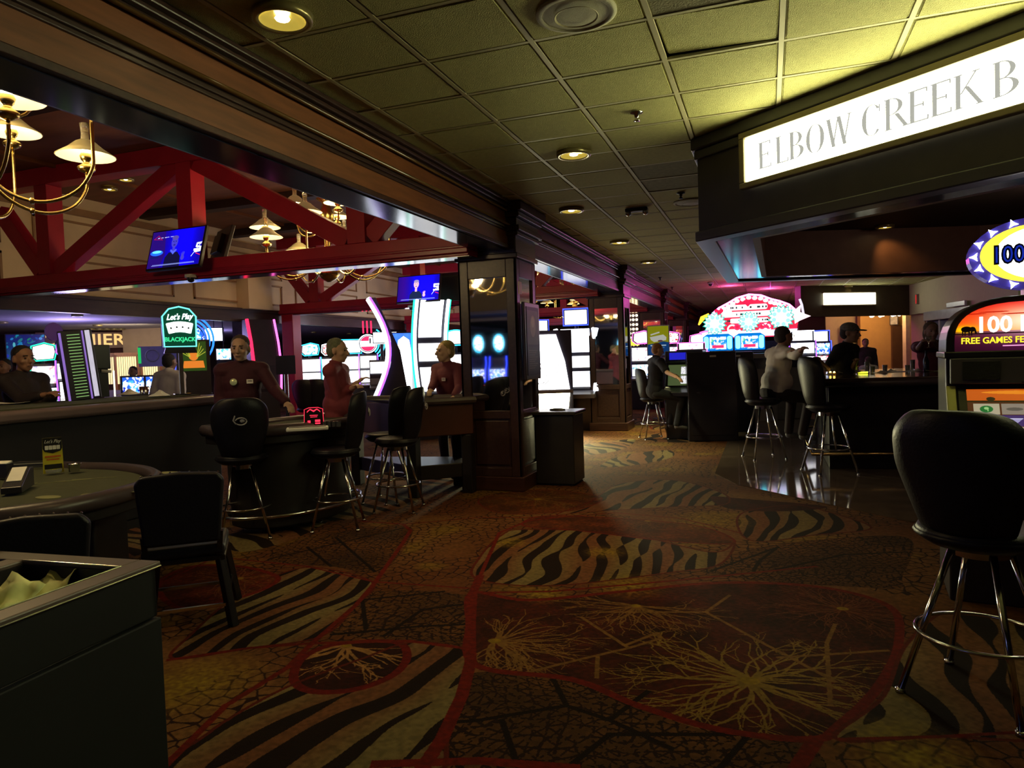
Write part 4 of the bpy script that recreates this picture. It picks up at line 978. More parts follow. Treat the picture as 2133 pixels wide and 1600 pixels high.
# big pale hanging signs
for k,(px,py,d,w,h,l) in enumerate(((446,697,17,.40,.30,'small square white light box hanging beside the dealer'),(802,703,17.,.55,.24,'white light box over the wide slot machine'),(466,738,16,.30,.24,'small teal lit monitor behind the dealer'))):
    p=D(px,py,d); t=thing('light_box',l,'sign',(p.x,p.y,p.z),facecam(p)); MB().box((0,0,0),(w+.04,.08,h+.04)).build('case',cabm,t); MB().box((0,-.045,0),(w,.01,h)).build('lit_panel',wht if k!=2 else sc_cyan,t)
    MB().tube([(0,0,h/2),(0,0,2.62-p.z)],.012,6).build('hanger',cabm,t)
    if k==2: MB().box((0,.05,-p.z/2-.1),(.3,.2,p.z-.1)).build('stand_cabinet',cabm,t)
# neon curved machine behind pit post
p=XY(548,12.2); t=thing('slot_machine','tall curved slot machine edged in red and pink neon beside the dealer','slot machine',(p.x,p.y,0),facecam(p,.4))
cur=[(.05,.8),(.20,1.1),(.24,1.5),(.16,1.9),(.02,2.3)]
MB().xprism([(.35,0),(-.1,0),(-.1,.8)]+[(-y+.1,z) for y,z in cur[1:]]+[(.3,2.3),(.35,1.6)],-.22,.22).build('cabinet',cabm,t)
MB().tube([(-.24,-y+.06,z) for y,z in cur],.03,8).build('neon_edge',redt,t); MB().tube([(.24,-y+.06,z) for y,z in cur],.02,8).build('neon_edge',pnk,t)
MB().xprism([(-y+.075,z) for y,z in cur]+[(-y+.095,z) for y,z in cur[::-1]],-.2,.2).build('screen',mat('dark_screen',(.03,.03,.05),.1),t)
# the pair of tall curved machines
def curved(label,px,dep_,off,w=.66,top=2.72,scr=None,edge=wht,edge2=grn,lean=1.):
    p=XY(px,dep_); r=thing('slot_machine',label,'slot machine',(p.x,p.y,0),facecam(p,off),'tall curved slot machines in the middle of the pit')
    N=16; C=[]
    for i in range(N+1):
        t=i/N; z=.80+(top-.80)*t; y=-.30+.34*math.sin(PI*(t*.95))*lean-(.10*t); C.append((y,z))
    MB().xprism([(.42,0),(-.18,0),(-.22,.72)]+[(y+.04,z) for y,z in C]+[(C[-1][0]+.12,top),(.18,1.7),(.30,.9)],-w/2,w/2).build('cabinet',cabm,r)
    MB().xprism([(y,z) for y,z in C[1:6]]+[(y+.03,z) for y,z in C[5:0:-1]],-w/2+.09,w/2-.09).build('lower_screen',scr,r)
    MB().xprism([(y,z) for y,z in C[6:10]]+[(y+.03,z) for y,z in C[9:5:-1]],-w/2+.09,w/2-.09).build('middle_screen',scr,r)
    MB().xprism([(y,z) for y,z in C[10:]]+[(y+.03,z) for y,z in C[:9:-1]],-w/2+.09,w/2-.09).build('upper_screen',wht if scr is sc_white else scr,r)
    for s in (-1,1):
        MB().tube([(s*(w/2-.01),y-.02,z) for y,z in C],.032,8).build('edge_light',edge,r,smooth=True)
        MB().tube([(s*(w/2+.035),y+.01,z) for y,z in C],.02,6).build('edge_glow',edge2,r,smooth=True)
    MB().xprism([(-.18,.66),(-.50,.66),(-.50,.74),(-.2,.82)],-w/2,w/2).build('button_deck',deckm,r,bevel=.01)
    return r
curved('tall curved white screen machine with green edge light behind the young dealer',896,13.5,.25,.62,2.62,sc_white)
curved('tall curved machine seen side on, thin white edge arching beside the glowing figure',812,13.2,-1.50,.34,2.68,cabm,wht,pur)
p=XY(842,14.2); t=thing('lit_end_panel','glowing bell shaped white and blue end panel between the two tall curved machines','light panel',(p.x,p.y,0),facecam(p))
P=[(-.30,.85),(.30,.85),(.27,1.25),(.20,1.45),(.22,1.55),(.14,1.70),(.11,1.92),(.0,2.0),(-.11,1.92),(-.14,1.70),(-.22,1.55),(-.20,1.45),(-.27,1.25)]
MB().bx(-.36,.36,.0,.2,0,2.08).build('case',cabm,t); MB().bx(-.33,.33,-.01,0,.86,2.06).build('blue_back',glow('panel_blue',(.05,.18,1),1.6,.4),t); MB().vprism(P,-.03,-.012).build('white_shape',wht,t)
# bright machines between first and second columns
t=curved('wide white framed slot machine with curved screen seen left of the second column',1203,14.2,-.12,.74,2.02,sc_white,wht,wht,.85)
MB().bx(-.24,.24,-.12,.0,2.10,2.42).build('topper_case',cabm,t); MB().bx(-.22,.22,-.135,-.12,2.12,2.40).build('topper_face',sc_white,t); MB().tube([(-.25,-.13,2.10),(.25,-.13,2.10),(.25,-.13,2.43),(-.25,-.13,2.43)],.014,6,True).build('topper_light',blu,t); MB().cyl((0,0,2.0),.04,.12,8).build('topper_neck',cabm,t)
p=XY(1146,13.6); t=thing('lit_end_panel','big white glowing end panel with grey ink drawing, left of the white framed machine','light panel',(p.x,p.y,0),facecam(p,.0))
MB().bx(-.42,.42,.03,.5,0,2.0).build('case',cabm,t)
MB().vprism([(-.40,.86),(.36,.86),(.28,1.40),(.12,1.92),(-.40,1.92)],.0,.028).build('picture_panel',glow('panel_white',(1,.97,.96),5.0,.02),t)
MB().vprism([(-.40,.30),(.30,.30),(.36,.78),(-.40,.78)],.0,.028).build('lower_panel',glow('panel_warm',(1,.96,.60),16.0,.02),t)
MB().vprism([(.12,.04),(.26,.04),(.30,.29),(.10,.29)],.0,.028).build('foot_panel',glow('panel_warm2',(1,.92,.45),4.0,.02),t)
MB().bx(-.42,.42,-.05,.03,.785,.85).build('shelf',cabg,t)
a=MB(); rr=random.Random(4)
for k in range(26):
    x=-.36+rr.random()*.5; zz=.92+rr.random()*.42; a.bar((x,-.006,zz),(x+rr.uniform(-.06,.1),-.006,zz+rr.uniform(.02,.09)),.012+.02*rr.random(),.01)
a.build('ink_drawing',mat('ink_grey',(.05,.05,.07),.8),t)
slot('slot machine with small screen hidden behind the edge of the first column',1122,16.5,.1,.5,(.9,1.25,1.35,1.9,2.05,2.35),sc_white,sc_white,sc_white,cyn,blu,top='sq')
# marquee with bulbs between columns 2 and 3
p=XY(1328,22); t=thing('bulb_marquee','casino marquee covered in rows of bright round bulbs between the second and third columns','sign',(p.x,p.y,0),facecam(p))
MB().bx(-.5,.5,0,.4,0,2.75).build('case',cabm,t); MB().bx(-.45,.45,-.03,0,1.75,1.95).build('yellow_band',glow('band_yellow',(1,.6,.05),2.),t); MB().bx(-.45,.45,-.03,0,1.1,1.55).build('screen',sc_cyan,t)
k=0
for zz in (2.0,2.13,2.26,2.40,2.55,2.68,1.70):
    for xx in range(-4,5):
        if k<60: MB().ball((xx*.105,-.03,zz),.04,8,5).build('bulb',glow('marquee_bulb',(1,.72,.42),6.),t); k+=1
for (px,d,l) in ((1395,20.5,'slot machine with orange crown between the third and fourth columns'),(1455,24,'slot machine glowing blue and pink past the fourth column'),(1340,19.,'slot machine with cyan screens under the bulb marquee'),(1418,26,'slot machine with white crown deep in the aisle')):
    slot(l,px,d,.0,.6,(.9,1.2,1.3,1.65,1.75,2.1),sc_blue if 'blue' in l else sc_cyan,sc_pink,sc_red if 'orange' in l else sc_white,pur,pnk,group='slot machines far down the aisle')
# ---------------- carnival sign with starburst wheels at the end of the aisle
p=XY(1562,17.0); t=thing('carnival_sign','huge arched red and white carnival sign with three starburst wheels over the blue machines','sign',(p.x,p.y,0),facecam(p))
def zz_(py,d=17.): return 1.5+(728-py)*d/1470
def xx_(px): return (px-1562)*17./1470
top=[(1478,664),(1490,650),(1502,640),(1520,631),(1538,621),(1562,615),(1586,618),(1606,627),(1622,632),(1640,640),(1652,652),(1658,666)]
A=[(xx_(a),zz_(b)) for a,b in top]
MB().vprism([(xx_(1484),zz_(702)),(xx_(1652),zz_(702))]+A[::-1],.02,.35).build('case',mat('carnival_red',(.5,.02,.04),.4,em=(.85,.01,.06),es=.8),t)
for i in range(len(A)-1):
    for q in range(2):
        u=q/2; x=A[i][0]*(1-u)+A[i+1][0]*u; z=A[i][1]*(1-u)+A[i+1][1]*u; MB().ball((x*.97,-.02,z-.055),(.062,.03,.05),8,5).build('scallop',glow('carnival_white',(1,.66,.78),1.9),t)
MB().tube([(x,0,z+.02) for x,z in A],.024,6).build('pink_tube',glow('carnival_pink',(1,.10,.50),10.),t)
bw=glow('banner_white',(1,.86,.88),1.7)
for (x0,x1,y0,y1) in ((1518,1598,645,634),(1508,1612,659,648),(1524,1600,672,662),(1500,1528,652,643),(1604,1628,652,642),(1486,1508,700,686),(1520,1545,700,684),(1580,1602,700,684),(1628,1650,700,690)): MB().vprism(rrect(xx_(x1)-xx_(x0),zz_(y1)-zz_(y0),.045,3,(xx_(x0)+xx_(x1))/2,(zz_(y0)+zz_(y1))/2),-.045,-.01).build('banner',bw,t)
a=MB(); rr=random.Random(8)
for k in range(26):
    x=1515+rr.random()*95; y=rr.choice((640,654,667)); a.bx(xx_(x),xx_(x)+.02+.03*rr.random(),-.052,-.046,zz_(y)-.02,zz_(y)+.025)
a.build('banner_lettering',mat('banner_ink',(.12,.30,.22),.6),t)['kind']='stuff'
for (x,y) in ((1502,647),(1560,631),(1626,647)):
    P=[(xx_(x)+.11*sx,zz_(y)+.09*sz) for sx,sz in ((0,-1),(.9,.1),(.95,.6),(.5,.9),(0,.5),(-.5,.9),(-.95,.6),(-.9,.1))]; MB().vprism(P,-.056,-.02).build('red_heart',glow('heart_red',(1,.02,.09),1.1),t)
for (cx_,cy_,R) in ((1493,671,.25),(1561,670,.22),(1624,664,.27)):
    P=[]
    for k in range(32):
        rad=R*(1 if k%2 else .76); P.append((xx_(cx_)+rad*math.cos(2*PI*k/32),zz_(cy_)+rad*math.sin(2*PI*k/32)))
    MB().vprism(P,-.09,-.06).build('starburst_wheel',glow('starburst',(.72,1,.98),3.2),t)
    P=[(xx_(cx_)+(x-xx_(cx_))*1.16,zz_(cy_)+(z-zz_(cy_))*1.16) for x,z in P]; MB().vprism(P,-.058,-.03).build('teal_petals',glow('teal_petal',(.05,.62,.50),1.2),t)
    for k in range(8): q=2*PI*k/8+.3; MB().vprism(oval(.05,.05,10,xx_(cx_)+R*.62*math.cos(q),zz_(cy_)+R*.62*math.sin(q)),-.096,-.09).build('wheel_window',glow('wheel_mint',(.35,.85,.75),1.4),t)
for s_,x0 in ((1,1528),(-1,1594)):
    MB().tube([(xx_(x0)+s_*.10*math.cos(q),-.05,zz_(684)+.10*math.sin(q)) for q in np.linspace(.8,5.5,12)],.022,6).build('scroll',glow('scroll_white',(1,.8,.85),1.8),t)
MB().vprism([(xx_(1648),zz_(652)),(xx_(1662),zz_(640)),(xx_(1660),zz_(655)),(xx_(1680),zz_(664)),(xx_(1660),zz_(672)),(xx_(1650),zz_(678))],-.08,0).build('pointed_fin',glow('fin_white',(1,.75,.8),1.8),t)
MB().tube([(xx_(1460),0,zz_(672)),(xx_(1468),0,zz_(658)),(xx_(1482),0,zz_(650))],[.02,.06,.03],8).build('yellow_horn',glow('horn_yellow',(1,.65,.05),1.6),t)
MB().tube([(xx_(1462),0,zz_(690)),(xx_(1478),0,zz_(686)),(xx_(1488),0,zz_(690))],.035,8).build('pink_scroll',pnk,t)
MB().tube([(xx_(1668),.02,zz_(668)),(xx_(1664),.02,zz_(640)),(xx_(1660),.02,zz_(628))],.03,6).build('white_spire',glow('spire_white',(.8,.75,.9),1.2),t)
MB().bx(-.7,.7,.05,.35,0,1.7).build('base_cabinet',cabm,t)
for k,x in enumerate((1538,1587,1600)):
    a=MB(); a.tube([(xx_(x)+.06*math.cos(q),-.06,zz_(680)+.06*math.sin(q)) for q in np.linspace(0,2*PI,12,endpoint=False)],.018,5,True); a.build('small_ring',redt,t)
MB().vprism([(xx_(1465),zz_(688)),(xx_(1655),zz_(688)),(xx_(1650),zz_(700)),(xx_(1470),zz_(700))],-.03,0.02).build('light_bar',glow('lav_bar',(.6,.6,1),2.5),t)
def dome_machine(px,l):
    d=15.2; p=XY(px,d); t=thing('slot_machine',l,'slot machine',(p.x,p.y,0),facecam(p),'machines with blue domed tops under the carnival sign')
    k=d/1470
    MB().bx(-.33,.33,0,.5,0,1.46).build('cabinet',cabm,t,bevel=.01)
    Z0,Z1=1.5,1.86
    MB().vprism([(-.31,Z0),(.31,Z0),(.31,Z1-.06),(.22,Z1),(-.22,Z1),(-.31,Z1-.06)],0,.3).build('dome_case',mat('dome_blue',(.01,.08,.4),.3,em=(.0,.25,.9),es=.8),t,bevel=.01)
    for s in (-1,1): MB().vprism(rrect(.10,.28,.04,3,s*.24,1.67),-.02,0).build('side_light',glow('dome_side',(.15,.85,1),3.),t)
    MB().vprism([(-.17,1.53),(.17,1.53),(.17,1.80),(-.17,1.80)],-.02,0).build('screen',screen('dome_screen',[(.02,.3,.8),(.5,.8,.95),(.1,.6,.3),(.9,.9,.85)],1.3,9,.3),t)
    MB().bx(-.12,.12,-.03,-.02,1.56,1.62).build('number_plate',redt,t)
    MB().bx(-.33,.33,-.3,0,.7,.95).build('button_deck',deckm,t,bevel=.02); MB().bx(-.27,.27,-.02,0,1.0,1.4).build('lower_screen',mat('dark_screen',(.03,.03,.05),.1),t)
dome_machine(1496,'machine with blue domed top left of the other, below the carnival sign'); dome_machine(1562,'machine with blue domed top directly below the middle starburst wheel')
slot('bright white and blue slot machine glimpsed between the white shirt and the capped man',1700,17.,.0,.6,(1.2,1.3,1.35,1.6,1.62,1.9),sc_red,sc_blue,sc_white,blu,blu,top='sq',group='slot machines far down the aisle')
slot('slot machine with white letters behind the clasped hands of the man in white',1672,16.5,.0,.5,(1.2,1.3,1.38,1.62,1.66,1.9),sc_white,sc_white,sc_white,pur,wht,top='sq',group='slot machines far down the aisle')
# upright bingo style machine with the seated player, and its dark neighbours from behind
p=XY(1425,12.2); t=thing('slot_machine','upright machine with blue header and two pale number cards, played by the seated man','slot machine',(p.x,p.y,0),facecam(p,-.15))
MB().xprism([(.4,0),(-.1,0),(-.12,.75),(-.42,.75),(-.42,.82),(-.14,.90),(.02,1.30),(-.06,1.34),(-.06,1.52),(.4,1.52)],-.32,.32).build('cabinet',cabm,t,bevel=.012)
MB().bx(-.24,.24,-.08,-.062,1.37,1.49).build('blue_header',glow('header_blue',(.02,.02,.6),.9),t)
a=MB(); a.xprism([(-.135,.93),(.0,1.28),(.015,1.27),(-.12,.92)],-.27,.27); a.build('screen_glass',mat('olive_screen',(.06,.08,.03),.15,em=(.10,.14,.05),es=.6),t)
for (q0,q1) in ((.08,.46),(.54,.90)):
    y=lambda q:-.148+.135*q; z=lambda q:.93+.35*q
    MB().xprism([(y(q0),z(q0)),(y(q1),z(q1)),(y(q1)+.01,z(q1)),(y(q0)+.01,z(q0))],-.05,.20).build('number_card',screen('card_white',[(.6,.55,.7),(.75,.7,.8),(.4,.35,.5)],.9,34,.5),t)
for k in range(6): MB().cyl((-.2+.08*k,-.34,.80),.02,.02,8).build('button',glow('button_dim',(.5,.4,.5),.5),t)
slot('slot machine with pink lit crown right behind the bingo style machine',1440,14.5,.0,.55,(1.1,1.3,1.34,1.5,1.54,1.68),sc_white,sc_white,screen('sc_pinkw',[(1,.3,.4),(1,.7,.6)],2.2,9,.6),pnk,pnk,top='sq',group='slot machines far down the aisle')
for (px,d,h,w,l) in ((1478,12.0,1.49,.80,'black machine cabinet with pale tag, seen from behind, right of the bingo style machine'),(1530,13.2,1.47,.62,'black machine cabinet seen from behind, left of the nearest bar stools')):
    p=XY(px,d); t=thing('machine_cabinet',l,'slot machine',(p.x,p.y,0),facecam(p,.1)); 
    MB().xprism([(.35,0),(-.35,0),(-.38,.7),(-.25,1.0),(-.22,h),(.35,h)],-w/2,w/2).build('body',cabm,t,bevel=.02); MB().bx(-.02,.08,-.235,-.222,h-.09,h-.06).build('tag',mat('pale_tag',(.5,.5,.5),.5),t); MB().bx(-w/2+.05,w/2-.05,-.36,-.34,.1,.6).build('door_panel',cabg if 0 else cabm,t,bevel=.01)
for k,(px,d) in enumerate(((1585,14.6),(1612,14.8),(1640,15))):
    p=XY(px,d); t=thing('machine_cabinet',['grey low slot cabinet right of the blue domes','second grey low slot cabinet behind the man in white','third grey low slot cabinet, hidden by the man in white'][k],'slot machine',(p.x,p.y,0),facecam(p)); MB().bx(-.3,.3,0,.5,0,1.42).build('body',cabg,t,bevel=.02); MB().bx(-.22,.22,-.012,0,1.1,1.32).build('dark_screen',mat('dark_screen',(.03,.03,.05),.1),t); MB().bx(.1,.24,-.02,0,1.35,1.39).build('tag',mat('lit_tag',(.6,.6,.6),.5,em=(1,1,1),es=.5),t)
# ---------------- the near lit machine at the right
pm=XY(2170,3.95); R0=thing('slot_machine','near slot machine at the right edge with sunset elephant glass and a five reel screen','slot machine',(pm.x,pm.y,0),facecam(pm,-.10)+.28)
def shot(fn,w,h,name):
    c=Canvas(w,h); fn(c); return c.image(name)
def topglass(c):
    w,h=c.w,c.h; yy,xx=np.mgrid[0:h,0:w]; t=(yy/h)[...,None]
    c.a[...,:3]=np.where(t<.42,np.array((.30,.05,.16))*(.5+t)+np.array((.25,.02,.3))*((xx/w)[...,None])*.8,np.array((1,.42,.03))*(1-(t-.42)/.58)*1.0+np.array((.85,.05,.03))*((t-.42)/.58))
    g=np.exp(-(((xx-w*.42)/(w*.22))**2+((yy-h*.62)/(h*.30))**2))[...,None]; c.a[...,:3]=c.a[...,:3]*(1-g*.85)+np.array((1,.92,.8))*g*.95
    g=np.exp(-(((xx-w*.06)/(w*.07))**2+((yy-h*.46)/(h*.08))**2))[...,None]; c.a[...,:3]=c.a[...,:3]*(1-g)+np.array((1,.85,.02))*g
    for i in range(7): c.ell(w*(.1+.13*i),h*(.78+.03*math.sin(i*2)),w*.09,h*.012,(.75,.12,.03))
    dk=(.03,.01,.01)
    ex=w*.07; ey=h*.47
    c.ell(ex,ey,w*.032,h*.06,dk); c.ell(ex+w*.036,ey-h*.0,w*.018,h*.05,dk); c.line([(ex+w*.05,ey),(ex+w*.056,ey-h*.09)],h*.022,dk)
    for q in (-.026,-.012,.012,.026): c.rect(ex+w*q,ey-h*.13,ex+w*(q+.008),ey-h*.03,dk)
    c.rect(0,h*.36,w,h*.385,(.12,.02,.06))
    for k in range(2): c.rect(w*(.28),h*.10,w*.98,h*.125,(.9,.6,.8))
def reels(c):
    w,h=c.w,c.h; c.a[...,:3]=(.28,.11,.06)
    yy,xx=np.mgrid[0:h,0:w]; m=yy>h*.82; c.a[m,:3]=(.80,.35,.08); c.rect(0,h*.80,w,h*.825,(.1,.04,.02)); c.ell(w*.16,h*.85,w*.03,h*.03,(.12,.05,.02)); c.ell(w*.5,h*.95,w*.4,h*.03,(.95,.55,.12))
    pal=[(.72,.66,.50),(.75,.42,.12),(.24,.14,.40),(.72,.66,.50),(.80,.55,.3)]; cw=w*.185
    rr=random.Random(2)
    sym=[['9','e','w','9'],['s','9','g','a'],['g','J','m','m'],['9','J','s','b'],['b','e','s','g']]
    for i in range(5):
        for j in range(4):
            x0=w*.04+i*cw; y0=h*.10+j*h*.172; s=sym[i][j]
            bg={'9':(.70,.66,.55),'J':(.70,.70,.66),'w':(.22,.13,.38),'g':(.24,.14,.40),'s':(.80,.52,.22),'e':(.74,.40,.12),'a':(.55,.5,.45),'m':(.68,.66,.50),'b':(.74,.44,.30)}[s]
            c.rect(x0,y0,x0+cw*.93,y0+h*.163,bg); cx=x0+cw*.46; cy=y0+h*.08
            if s=='9': c.ell(cx,cy,cw*.24,h*.052,(.08,.42,.18)); c.ell(cx,cy+h*.012,cw*.09,h*.02,(.6,.8,.5)); c.line([(cx+cw*.06,cy+h*.01),(cx+cw*.05,cy-h*.03)],4,(.6,.8,.5))
            elif s=='J': c.ell(cx,cy-h*.01,cw*.26,h*.045,(.10,.16,.34)); c.rect(cx,cy-h*.02,cx+cw*.12,cy+h*.055,(.75,.8,.9)); c.ell(cx-cw*.1,cy-h*.02,cw*.08,h*.02,(.5,.6,.8))
            elif s in 'gw': c.poly([(cx-cw*.25,cy+h*.03),(cx+cw*.25,cy+h*.03),(cx,cy-h*.05)],(.65,.62,.80)); c.line([(cx-cw*.25,cy+h*.03),(cx+cw*.25,cy+h*.03)],3,(.9,.9,1))
            elif s=='e': c.ell(cx,cy,cw*.25,h*.035,(.45,.2,.06)); c.rect(cx-cw*.2,cy-h*.05,cx-cw*.1,cy,(.45,.2,.06)); c.rect(cx+cw*.1,cy-h*.05,cx+cw*.2,cy,(.45,.2,.06))
            elif s=='s': c.ell(cx,cy-h*.01,cw*.36,h*.022,(.45,.16,.25)); c.ell(cx-cw*.1,cy+h*.01,cw*.2,h*.02,(.6,.2,.2))
            elif s=='m': 
                for q in (-1,1): c.ell(cx+q*cw*.2,cy,cw*.16,h*.045,(.35,.38,.12)); c.ell(cx+q*cw*.2,cy,cw*.08,h*.022,(.68,.66,.50))
                c.ell(cx,cy-h*.02,cw*.14,h*.03,(.5,.5,.2))
            elif s=='a': c.ell(cx,cy,cw*.3,h*.025,(.35,.32,.3))
            else: c.poly([(cx-cw*.3,cy-h*.04),(cx+cw*.1,cy-h*.05),(cx+cw*.3,cy+h*.04),(cx-cw*.1,cy+h*.05)],(.6,.26,.12))
    c.rect(w*.62,h*.015,w*.72,h*.075,(.85,.8,.7)); c.ell(w*.67,h*.045,w*.02,h*.02,(.3,.3,.3)); c.rect(w*.1,h*.03,w*.3,h*.05,(.5,.3,.1))
HW=.46
MB().xprism([(.5,0),(-.10,0),(-.12,.70),(-.40,.72),(-.40,.79),(-.22,.84),(.02,1.24),(.02,1.44),(.5,1.44)],-HW,HW).build('cabinet',cabm,R0,bevel=.012)
gold=mat('gold_trim',(.34,.33,.16),.3,metal=.5)
def slant(x0,x1,t0,t1,lift,th): # strip on the slanted face
    ya,za,yb,zb=-.22,.84,.02,1.24; f=lambda t:(ya+(yb-ya)*t,za+(zb-za)*t); n=(-.857,.514)
    a0=f(t0);a1=f(t1); return MB().xprism([(a0[0]+n[0]*lift,a0[1]+n[1]*lift),(a1[0]+n[0]*lift,a1[1]+n[1]*lift),(a1[0]+n[0]*(lift+th),a1[1]+n[1]*(lift+th)),(a0[0]+n[0]*(lift+th),a0[1]+n[1]*(lift+th))],x0,x1)
for s in (-1,1): slant(min(s*HW,s*(HW-.05)),max(s*HW,s*(HW-.05)),0,1,-.01,.03).build('side_trim',gold,R0,bevel=.004); slant(min(s*(HW-.06),s*(HW-.10)),max(s*(HW-.06),s*(HW-.10)),.02,.98,-.01,.02).build('screen_bezel',cabm,R0)
Lr=math.hypot(.24,.40); an=math.atan2(.40,.24)
panel_uv('reel_screen',.72,Lr*.90,print_mat('reel_print',shot(reels,512,320,'reel_picture'),.15,em=.85),R0,(0,-.10-.012,1.04+.008),rot=(an,0,0))
MB().bx(-HW,HW,-.42,-.20,.765,.815).build('button_deck',mat('deck_olive',(.30,.29,.13),.35,var=.05),R0,bevel=.01)
for k in range(6): MB().bx(-.30+.11*k,-.22+.11*k,-.40,-.34,.815,.828).build('button',mat('button_dark',(.04,.03,.03),.3),R0,bevel=.003)
MB().tube([(-.36,-.36,.83),(-.30,-.39,.85),(-.25,-.39,.85)],.012,6).build('lever',cabm,R0)
MB().bx(-HW+.02,HW-.02,-.03,.02,1.26,1.41).build('middle_panel',mat('grey_panel',(.09,.08,.10),.4),R0,bevel=.006)
for (x0,x1) in ((-.38,-.20),(-.04,.22)): MB().bx(x0,x1,-.045,-.03,1.285,1.39).build('speaker_grille',mat('mesh_dark',(.012,.012,.014),.6,bump=.5,bs=300),R0)
MB().bx(-.10,.3,-.05,-.03,1.265,1.272).build('chrome_strip',chrome,R0)
MB().bx(-HW-.01,HW+.01,-.02,.5,1.41,1.45).build('top_box_shelf',cabm,R0,bevel=.01)
Parch=[(-HW,1.40),(HW,1.40)]+[(HW*math.cos(t) if 0 else HW*np.sign(math.cos(t))*abs(math.cos(t))**.62,1.46+.30*math.sin(t)**.8) for t in np.linspace(0.001,PI-.001,24)]
# arched top box
MB().vprism(Parch,.0,.45).build('top_box',cabm,R0,bevel=.006)
AZ0,AZ1=1.445,1.725; AW=HW-.045
arch=[(-AW,AZ0),(AW,AZ0)]+[(AW*np.sign(math.cos(t))*abs(math.cos(t))**.62,1.50+(AZ1-1.50)*math.sin(t)**.8) for t in np.linspace(0.001,PI-.001,24)]
mb=MB().vprism(arch,-.012,.0); o=mb.build('top_glass',print_mat('top_print',shot(topglass,640,320,'top_glass_picture'),.1,em=1.15),R0)
uv=o.data.uv_layers.new()
for li,l in enumerate(o.data.loops):
    v=o.data.vertices[l.vertex_index].co; uv.data[li].uv=((v.x+AW)/(2*AW),(v.z-AZ0)/(AZ1-AZ0))
text('title_lettering','100 L',.125,glow('title_white',(1,.88,.75),2.2),R0,(-.315,-.016,1.595),sx=.95,off=.003,align='LEFT')
text('lettering','FREE GAMES FEATURE - WIN',.050,glow('letter_yellow',(.95,.75,.03),1.4),R0,(-.385,-.016,1.508),sx=.9,align='LEFT',off=.001)
# oval sign on top with star lights
ps=Vector((-.02,.18,2.06)); 
MB().vprism(oval(.33,.205,40,0,2.0),.10,.24).build('sign_case',mat('sign_blue',(.05,.04,.20),.2,em=(.08,.05,.5),es=.35),R0)
MB().vprism(oval(.275,.165,40,0,2.0),.085,.10).build('sign_rim_yellow',glow('oval_yellow',(1,.80,.05),1.8),R0)
MB().vprism(oval(.235,.150,40,.03,2.0),.078,.085).build('sign_face',glow('oval_white',(1,1,1),4.5),R0)
text('sign_lettering_back','100L',.135,mat('letter_black',(.01,.01,.02),.5),R0,(-.225,.070,1.995),sx=.8,off=.010,align='LEFT'); text('sign_lettering','100L',.135,glow('letter_blue',(.01,.03,.45),.8),R0,(-.225,.064,1.995),sx=.8,off=-.001,align='LEFT')
MB().bx(-.03,.03,.14,.2,2.20,2.34).build('sign_bracket',chrome,R0); MB().bx(-.06,.06,.12,.22,1.72,1.82).build('sign_neck',cabm,R0)
for k in range(16):
    q=2*PI*k/16; a=MB(); P=[]
    for i in range(6): rad=.028 if i%2==0 else .010; P.append((.302*math.cos(q)+rad*math.cos(q+i*PI/3),2.0+.187*math.sin(q)+rad*math.sin(q+i*PI/3)))
    a.vprism(P,.088,.099); a.build('star_light',glow('star_white',(.8,.85,1),8.),R0)
